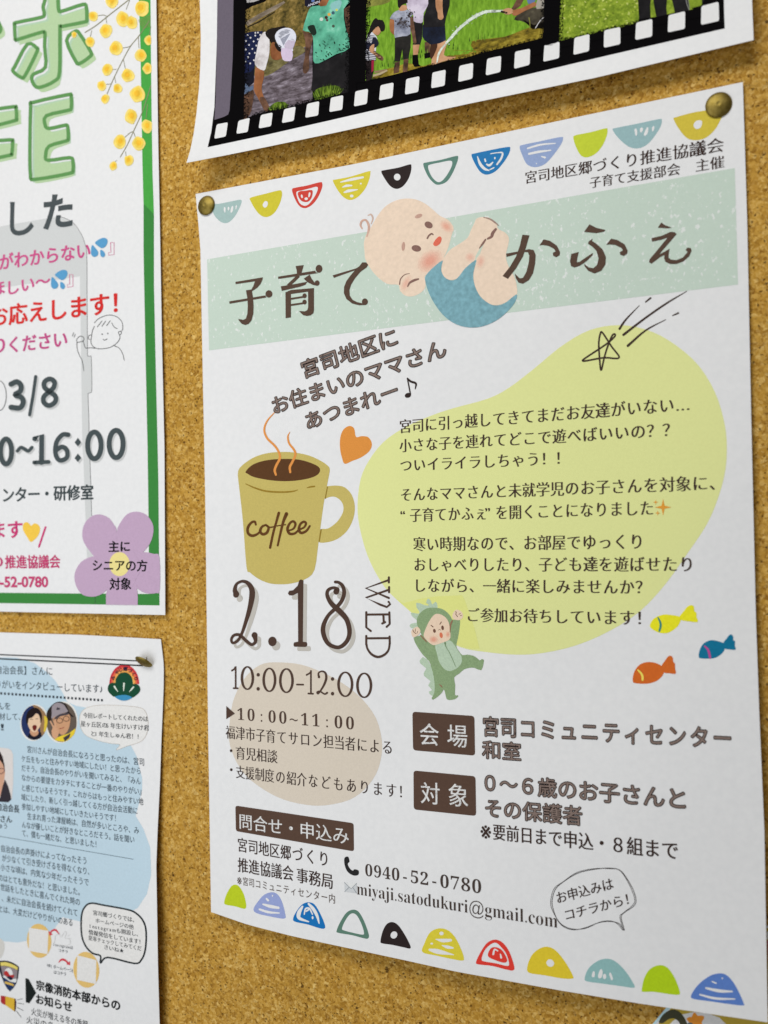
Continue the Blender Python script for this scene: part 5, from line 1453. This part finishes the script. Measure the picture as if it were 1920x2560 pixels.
b = Print(NEWS, 'headline_text')
INK = (44, 56, 68)
HW = dict(off=0, kw=.98)
def hw(s, f, p0, p1, h, h1=None, c=INK, off=0, **k):
    b.text(s, *f(p0, p1), h / f.s, c, 4, off=off, h1=(h1 / f.s if h1 else None), res=3, **k)
b.stroke(B4((-3000, 420), (0, 472), (600, 497), (1190, 526)), 3, (30, 32, 36), 3, smooth=False)
b.stroke(B4((-3000, 440), (0, 508), (600, 536), (1230, 567)), 3.4, (30, 32, 36), 3, smooth=False)
hw('自治会長】さんに', B4, (-30, 638), (452, 652), 72)
hw('りがいをインタビューしています♪', B4, (-30, 762), (885, 806), 72)
for k in range(28):
    x = 2 + k * 32.2
    y = 806 + k * 2.2
    b.poly(B4((x, y - 10), (x + 17, y - 9), (x + 17, y + 11), (x, y + 10)), (42, 48, 56), 3, smooth=False)
b.build()

b = Print(NEWS, 'article_text')
hw('んを', B4, (-20, 950), (88, 948), 66)
hw('取材して、', B4, (-60, 1036), (176, 1040), 62)
hw('！', B4, (5, 1130), (35, 1132), 66)
for s, f, p0, p1, h in [
    ('宮川さんが自治会長になろうと思ったのは、宮司', B4, (236, 1318), (1244, 1432), 60),
    ('ケ丘をもっと住みやすい地域にしたい！と思ったから', B4, (186, 1398), (1214, 1508), 58),
    ('だそう。自治会長のやりがいを聞いてみると、『みん', B4, (186, 1478), (1216, 1596), 58),
    ('なからの要望をカタチにすることが一番のやりがい』', B4, (188, 1562), (1222, 1686), 58),
    ('と感じているそうです。これからはもっと住みやすい地', B5, (190, 60), (1238, 184), 58),
    ('域にしたり、新しく引っ越してくる方が自治会活動に', B5, (184, 140), (1188, 262), 58),
    ('参加しやすい地域にしていきたいそうです！', B5, (188, 222), (1000, 324), 58),
    ('生まれ育った津屋崎は、自然が多いところや、み', B5, (236, 306), (1200, 434), 60),
    ('んなが優しいことが好きなところだそう。話を聞い', B5, (190, 378), (1160, 512), 58),
    ('て、僕も一緒だな、と思いました！', B5, (190, 452), (832, 552), 60),
    ('自治会長の声掛けによってなったそう', B5, (12, 586), (746, 696), 62),
    ('が少なくて引き受けざるを得なくなり、', B5, (18, 668), (772, 788), 62),
    ('小さな頃は、内気な少年だったそうで', B5, (5, 748), (766, 882), 62),
    ('のはとても意外だな！と思いました。', B5, (-10, 838), (688, 964), 62),
    ('世話をしたときに喜んでくれた時の', B5, (5, 920), (690, 1054), 62),
    ('、未だに自治会長を続けてくれて', B5, (15, 1015), (668, 1146), 62),
    ('とは、大変だけどやりがいのある', B5, (-5, 1106), (626, 1230), 62)]:
    hw(s, f, p0, p1, h)
b.stroke(B5((-600, 360), (0, 452), (560, 548), (1150, 650)), 1.3, (92, 110, 122), 3, smooth=False)
hw('自治会長', B5, (-22, 228), (166, 250), 66, c=(34, 38, 44), off=0, dil=(.02, .01))
hw('さん', B5, (5, 330), (104, 336), 62, c=(34, 38, 44), off=0, dil=(.02, .01))
hw('ゅう', B5, (-10, 384), (60, 390), 52)
b.build()

# ---- emblem
b = Print(NEWS, 'emblem')
for k, (c, L) in enumerate([((196, 58, 66), 2), ((222, 108, 76), 3), ((232, 164, 84), 4), ((230, 206, 130), 5)]):
    t = k / 3
    rx, ry = 388 - 150 * t, 505 - 205 * t
    P = [(525 + rx * math.cos(a), 830 - ry * math.sin(a)) for a in (math.pi * i / 24 for i in range(25))]
    b.poly(EM(P), ink(c, WN, grain=.1, scale=500), L, smooth=False)
EG = ink((26, 74, 52), WN, grain=.05)
b.poly(EM((520, 528), (600, 540), (680, 600), (735, 700), (752, 830), (800, 820), (880, 850), (930, 920), (935, 990), (900, 1060), (820, 1130), (725, 1180), (530, 1120), (275, 1160), (180, 1100), (110, 1020), (95, 930), (130, 840), (200, 795), (292, 800), (300, 720), (350, 620), (420, 550)), EG, 6, n=3)
b.poly(EM((285, 1165), (360, 1130), (520, 1112), (650, 1135), (725, 1182), (640, 1235), (520, 1262), (400, 1240)), ink((62, 142, 186), WN), 7, n=3)
for P, w in [([(518, 815), (512, 900), (508, 1010)], [4.2, 3.4, 1.4]), ([(268, 892), (310, 960), (360, 1030)], [4, 3.2, 1]), ([(762, 910), (715, 965), (655, 1035)], [4, 3.2, 1])]:
    b.stroke(EM(P), w, (222, 232, 222), 8)
for ch, x, y, a in zip('みやじ郷づくり', (240, 340, 430, 550, 668, 762, 822), (672, 530, 462, 440, 480, 570, 690), (-62, -40, -22, 2, 26, 48, 68)):
    v, f_ = glyph(ch, .02, 3)
    ca, sa = math.cos(math.radians(a)), math.sin(math.radians(a))
    c_ = (v.min(0) + v.max(0)) / 2
    P = [(x + 118 * ((p[0] - c_[0]) * ca + (p[1] - c_[1]) * sa), y + 118 * ((p[0] - c_[0]) * sa - (p[1] - c_[1]) * ca)) for p in v]
    b.add_small(np.array(EM(P)), f_, (44, 34, 62), 9)
b.build()

# ---- round portraits
def oval(cx, cy, rx, ry, name, a=8):
    b = Print(NEWS, name)
    b.poly(B4(ell(cx, cy, rx + 8, ry + 9, a)), (228, 228, 226), 2, smooth=False)
    return b
b = oval(295, 1060, 112, 150, 'boy_portrait')
b.poly(B4(ell(295, 1060, 112, 150)), (40, 52, 96), 3, smooth=False)
b.poly(N1((560, 160), (640, 170), (740, 240), (800, 340), (815, 480), (790, 600), (720, 690), (690, 560), (700, 380), (640, 260)), (150, 118, 86), 4, n=2)
b.poly(N1((760, 340), (815, 380), (818, 480), (790, 600), (755, 610), (770, 450)), (214, 188, 66), 5, n=2)
b.poly(N1((480, 700), (530, 640), (620, 690), (690, 610), (720, 680), (690, 730), (600, 758), (520, 740)), (24, 26, 40), 5, n=2)
b.poly(N1((520, 590), (650, 590), (660, 660), (590, 700), (530, 660)), (196, 150, 120), 6, n=2)
b.poly(N1((478, 440), (500, 350), (580, 300), (670, 320), (705, 400), (700, 500), (650, 590), (590, 630), (530, 590), (490, 520)), (224, 194, 166), 7, n=3)
b.poly(N1((460, 480), (450, 380), (480, 270), (570, 205), (660, 220), (715, 300), (720, 400), (700, 470), (690, 380), (640, 290), (560, 370), (500, 390), (485, 460)), (34, 26, 28), 8, n=3)
b.poly(N1((560, 520), (600, 500), (635, 520), (625, 575), (595, 605), (568, 575)), (104, 36, 34), 8, n=3)
for P in [[(520, 405), (545, 400), (565, 408)], [(615, 398), (640, 390), (660, 396)]]:
    b.stroke(N1(P), 1.2, (60, 46, 42), 8)
b.build()
b = oval(533, 1056, 130, 172, 'cap_wearer_portrait')
b.poly(B4(ell(533, 1056, 130, 172)), (98, 88, 80), 3, smooth=False)
b.poly(B4((470, 1200), (540, 1170), (600, 1150), (650, 1110), (640, 1160), (600, 1200), (560, 1222), (500, 1218)), (226, 200, 60), 5, n=2)
b.poly(B4((545, 1190), (610, 1150), (600, 1190), (560, 1222)), (60, 58, 66), 6, smooth=False)
b.poly(B4((455, 1030), (480, 985), (560, 975), (605, 1000), (600, 1090), (570, 1150), (530, 1165), (490, 1120)), (198, 152, 118), 5, n=3)
b.poly(B4((400, 990), (420, 940), (470, 890), (520, 878), (570, 900), (600, 970), (640, 1010), (600, 1000), (540, 960), (460, 1000), (440, 1040), (415, 1040)), (42, 36, 36), 4, n=2)
b.poly(B4((447, 980), (450, 920), (490, 888), (545, 900), (575, 940), (585, 965), (520, 985), (470, 1012), (445, 1022)), (150, 142, 150), 6, n=3)
b.poly(B4((485, 946), (497, 924), (506, 936), (512, 930), (520, 944), (500, 950)), (50, 48, 56), 7, smooth=False)
b.poly(B4((468, 1020), (520, 985), (590, 975), (585, 992), (520, 1005), (470, 1040)), (70, 66, 74), 7, n=2)
for cx, cy in [(515, 1042), (572, 1026)]:
    b.stroke(B4(ell(cx, cy, 26, 22, 0, 12)), 1.3, (36, 32, 34), 7, closed=True, n=2)
b.stroke(B4((515, 1112), (535, 1108), (552, 1100)), 1.6, (150, 70, 62), 7)
b.poly(B4((452, 1180), (445, 1130), (455, 1100), (430, 1050), (440, 1045), (468, 1090), (470, 1030), (482, 1035), (490, 1100), (510, 1130), (500, 1180), (475, 1200)), (206, 160, 128), 7, n=2)
b.build()
b = Print(NEWS, 'man_portrait')
b.poly([(-60, 1872)] + N1((0, 890), (130, 905), (190, 930), (225, 1010), (228, 1500), (205, 1780), (150, 1835), (0, 1826)) + [(-60, 2000)], (216, 212, 212), 3, smooth=False)
b.poly([(-60, 1895)] + N1((0, 970), (45, 1060), (80, 1230), (88, 1320), (70, 1470), (40, 1600), (0, 1740)) + [(-60, 1990)], (204, 160, 136), 4, smooth=False)
b.poly([(-60, 1872)] + N1((0, 960), (45, 1050), (78, 1200), (75, 1270), (50, 1180), (0, 1110)) + [(-60, 1888)], (50, 40, 40), 5, smooth=False)
b.stroke(N1((-40, 1250), (70, 1262), (62, 1315), (20, 1345), (-40, 1330)), 1.6, (90, 50, 60), 6)
b.poly([(-60, 2010)] + N1((0, 1760), (45, 1560), (85, 1440), (140, 1560), (185, 1720), (195, 1790), (140, 1838), (0, 1828)), (54, 50, 58), 5, smooth=False)
b.build()

# ---- speech bubbles
b = Print(NEWS, 'report_bubble')
P = [(688, 1060), (690, 1000), (720, 950), (790, 918), (900, 908), (1050, 912), (1180, 925), (1240, 945), (1270, 1000), (1280, 1080), (1265, 1160), (1220, 1220), (1140, 1250), (1090, 1265), (1005, 1296), (1035, 1250), (960, 1240), (850, 1215), (750, 1175), (705, 1120)]
b.poly(B4(P), (226, 227, 228), 2, n=3)
b.stroke(B4(P), 1, (190, 182, 172), 3, closed=True)
INK = (34, 40, 48)
hw('今回レポートしてくれたのは', B4, (718, 1018), (1278, 1052), 46, c=INK, dil=.014)
hw('星ヶ丘区の5年生けいすけ君', B4, (698, 1092), (1286, 1130), 48, c=INK, dil=.014)
hw('と1年生しゅん君！！', B4, (790, 1176), (1196, 1204), 46, c=INK, dil=.014)
b.build()
b = Print(NEWS, 'website_bubble')
P = [(790, 1030), (900, 1048), (1100, 1085), (1180, 1120), (1240, 1190), (1262, 1280), (1255, 1430), (1220, 1520), (1160, 1550), (930, 1498), (868, 1548), (868, 1485), (800, 1462), (740, 1400), (705, 1300), (704, 1140), (735, 1060)]
b.poly(B5(P), (226, 227, 228), 2, n=2)
b.stroke(B5(P), 4.2, (36, 44, 48), 3, closed=True, n=4)
for s, p0, p1, h in [('宮司郷づくりでは、', (806, 1132), (1158, 1196), 44), ('ホームページの他', (826, 1198), (1154, 1258), 42), ('Instagramも開設し、', (776, 1246), (1192, 1318), 42), ('情報発信をしています！', (766, 1300), (1212, 1386), 44), ('是非チェックしてみてくだ', (764, 1348), (1222, 1444), 42), ('さいね★', (902, 1428), (1070, 1464), 42)]:
    hw(s, B5, p0, p1, h, c=INK, dil=.014)
b.build()

# ---- round links (their square codes are left blank)
b = Print(NEWS, 'link_icon')
OR = ink((222, 188, 116), WN, grain=.05)
b.poly(B5(ell(338, 1355, 105, 148, -6)), OR, 3, smooth=False)
b.poly(B5((250, 1242), (418, 1268), (410, 1470), (250, 1442)), (224, 225, 226), 4, smooth=False)
b.poly(B5(ell(745, 1605, 112, 156, -6)), OR, 3, smooth=False)
b.poly(B5((668, 1480), (832, 1522), (828, 1728), (664, 1692)), (224, 225, 226), 4, smooth=False)
RA = ink((206, 74, 84), WN)
b.stroke(B5((510, 1295), (480, 1262), (450, 1268), (432, 1290)), [2, 5, 4, 3], RA, 4)
b.poly(B5((418, 1268), (455, 1300), (428, 1312)), RA, 4, smooth=False)
b.stroke(B5((508, 1540), (530, 1518), (560, 1522), (585, 1545)), [2, 5, 5, 4], RA, 4)
b.poly(B5((604, 1530), (606, 1566), (572, 1558)), RA, 4, smooth=False)
GY = ink((200, 200, 200), WN)
b.stroke(B5((470, 1380), (480, 1310), (510, 1300), (530, 1320), (560, 1275), (575, 1290), (560, 1330), (600, 1340), (605, 1380), (570, 1395), (520, 1390)), .9, GY, 4)
for P in [[(585, 1315), (605, 1300)], [(590, 1335), (612, 1332)]]:
    b.stroke(B5(P), .9, GY, 4, smooth=False)
hw('Instagramは', B5, (462, 1400), (630, 1430), 30)
hw('コチラ', B5, (508, 1450), (584, 1464), 28)
hw('HP(ホームページ)', B5, (408, 1582), (628, 1630), 34)
hw('はコチラ', B5, (466, 1640), (570, 1660), 32)
b.build()

# ---- fire station notice
b = Print(NEWS, 'fire_badge')
b.poly(N2((0, 465), (110, 458), (230, 470), (360, 520), (480, 590), (525, 640), (522, 740), (500, 920), (450, 1090), (370, 1220), (275, 1312), (200, 1240), (110, 1080), (40, 900), (-60, 640), (-60, 480)), (36, 40, 50), 3, smooth=False)
b.poly(N2((10, 505), (150, 498), (300, 540), (440, 610), (492, 650), (482, 720), (400, 680), (250, 620), (120, 600), (20, 605)), (222, 206, 112), 4, smooth=False)
b.poly(N2((20, 612), (120, 608), (250, 628), (400, 690), (484, 730), (462, 960), (330, 1020), (80, 900)), (142, 132, 138), 4, smooth=False)
b.poly(N2((80, 905), (130, 870), (230, 960), (440, 960), (455, 1000), (430, 1070), (280, 1040), (150, 950)), (222, 226, 228), 5, n=2)
b.poly(N2((85, 930), (150, 950), (280, 1040), (440, 1070), (370, 1200), (278, 1290), (205, 1220), (130, 1090)), (34, 56, 100), 5, smooth=False)
b.poly(N2((130, 740), (180, 680), (250, 665), (320, 720), (355, 820), (330, 900), (250, 840), (180, 800)), (222, 224, 226), 6, n=2)
b.poly(N2((110, 790), (160, 740), (230, 780), (270, 860), (380, 850), (385, 910), (300, 960), (210, 900), (130, 860)), (178, 52, 52), 7, n=2)
b.poly(N2((195, 920), (260, 890), (350, 940), (340, 985), (270, 995)), (28, 34, 60), 8, n=2)
b.poly(N2((140, 1030), (270, 1070), (380, 1110), (380, 1165), (260, 1130), (130, 1090)), (214, 180, 92), 7, smooth=False)
b.build()
b = Print(NEWS, 'megaphone_illustration')
b.poly(N2((20, 1425), (150, 1445), (150, 1690), (60, 1650), (20, 1600)), (170, 52, 54), 3, smooth=False)
b.poly(N2((150, 1445), (400, 1505), (400, 1865), (150, 1690)), (216, 178, 62), 3, smooth=False)
b.poly(N2((400, 1505), (430, 1520), (448, 1620), (440, 1760), (420, 1868), (395, 1860)), (74, 36, 34), 4, smooth=False)
for P in [[(468, 1548), (625, 1512)], [(485, 1632), (655, 1662)], [(472, 1752), (638, 1838)], [(455, 1860), (580, 2020)]]:
    b.stroke(N2(P), 1.2, (80, 84, 88), 4, smooth=False)
b.build()
b = Print(NEWS, 'notice_heading')
b.poly(N2((700, 945), (790, 965), (1000, 1355), (810, 1640), (712, 1612)), (28, 34, 34), 3, smooth=False)
BKH = (24, 26, 28)
hw('宗像消防本部からの', B5, (314, 1776), (1036, 1962), 84, 92, c=BKH, off=0, dil=(.034, .026))
hw('お知らせ', B5, (312, 1896), (620, 1972), 84, 88, c=BKH, off=0, dil=(.034, .026))
hw('火災が増える冬の季節', B5, (270, 1996), (760, 2116), 66, c=(60, 64, 68), off=0)
hw('火災の多くは', B5, (228, 2066), (590, 2160), 66, c=(60, 64, 68), off=0)
b.poly([(-40, 2325)] + N2((0, -160), (80, -100), (125, 0), (125, 130), (90, 280), (30, 380), (0, 400)) + [(-40, 2405)], (206, 206, 204), 2, smooth=False)
b.build()

# ================================================================ the leaflet under the corner
WL = (176, 176, 168)
b = Print(LEAF, 'leaflet_print')
b.poly([(1700, 2490), (1905, 2322), (2075, 2296), (2095, 2880), (1610, 2800), (1606, 2604), (1655, 2550)], ink((150, 130, 48), WL), 1, smooth=False)
b.poly([(1692, 2488), (1640, 2550), (1590, 2606), (1606, 2615)] + D3((200, 622), (330, 470), (420, 400)) + [(1712, 2490)], ink((150, 178, 180), WL), 2, smooth=False)
b.poly(D3((250, 760), (430, 580), (540, 500), (700, 465), (900, 490), (1030, 540), (1110, 620), (1180, 760)), ink((180, 180, 172), WL), 2, smooth=False)
b.poly(D3((245, 590), (290, 510), (370, 450), (450, 435), (530, 480), (590, 570), (610, 640), (540, 660), (500, 590), (440, 550), (370, 560), (300, 610), (255, 610)), ink((56, 56, 40), WL), 3, n=3)
b.poly(D3((600, 560), (640, 530), (670, 530), (690, 480), (720, 478), (745, 515), (800, 512), (832, 530), (820, 570), (800, 600), (800, 700), (600, 700), (640, 610)), ink((184, 118, 42), WL), 3, n=2)
b.poly(D3((610, 622), (640, 602), (680, 612), (690, 640), (610, 650)), ink((70, 84, 86), WL), 4, n=2)
b.poly([(1916, 2330), (1960, 2320), (1960, 2345), (1916, 2348)], ink((190, 190, 176), WL), 2, smooth=False)
b.poly([(1918, 2352), (1960, 2346), (1960, 2400), (1920, 2404)], ink((150, 50, 90), WL), 2, smooth=False)
b.build()
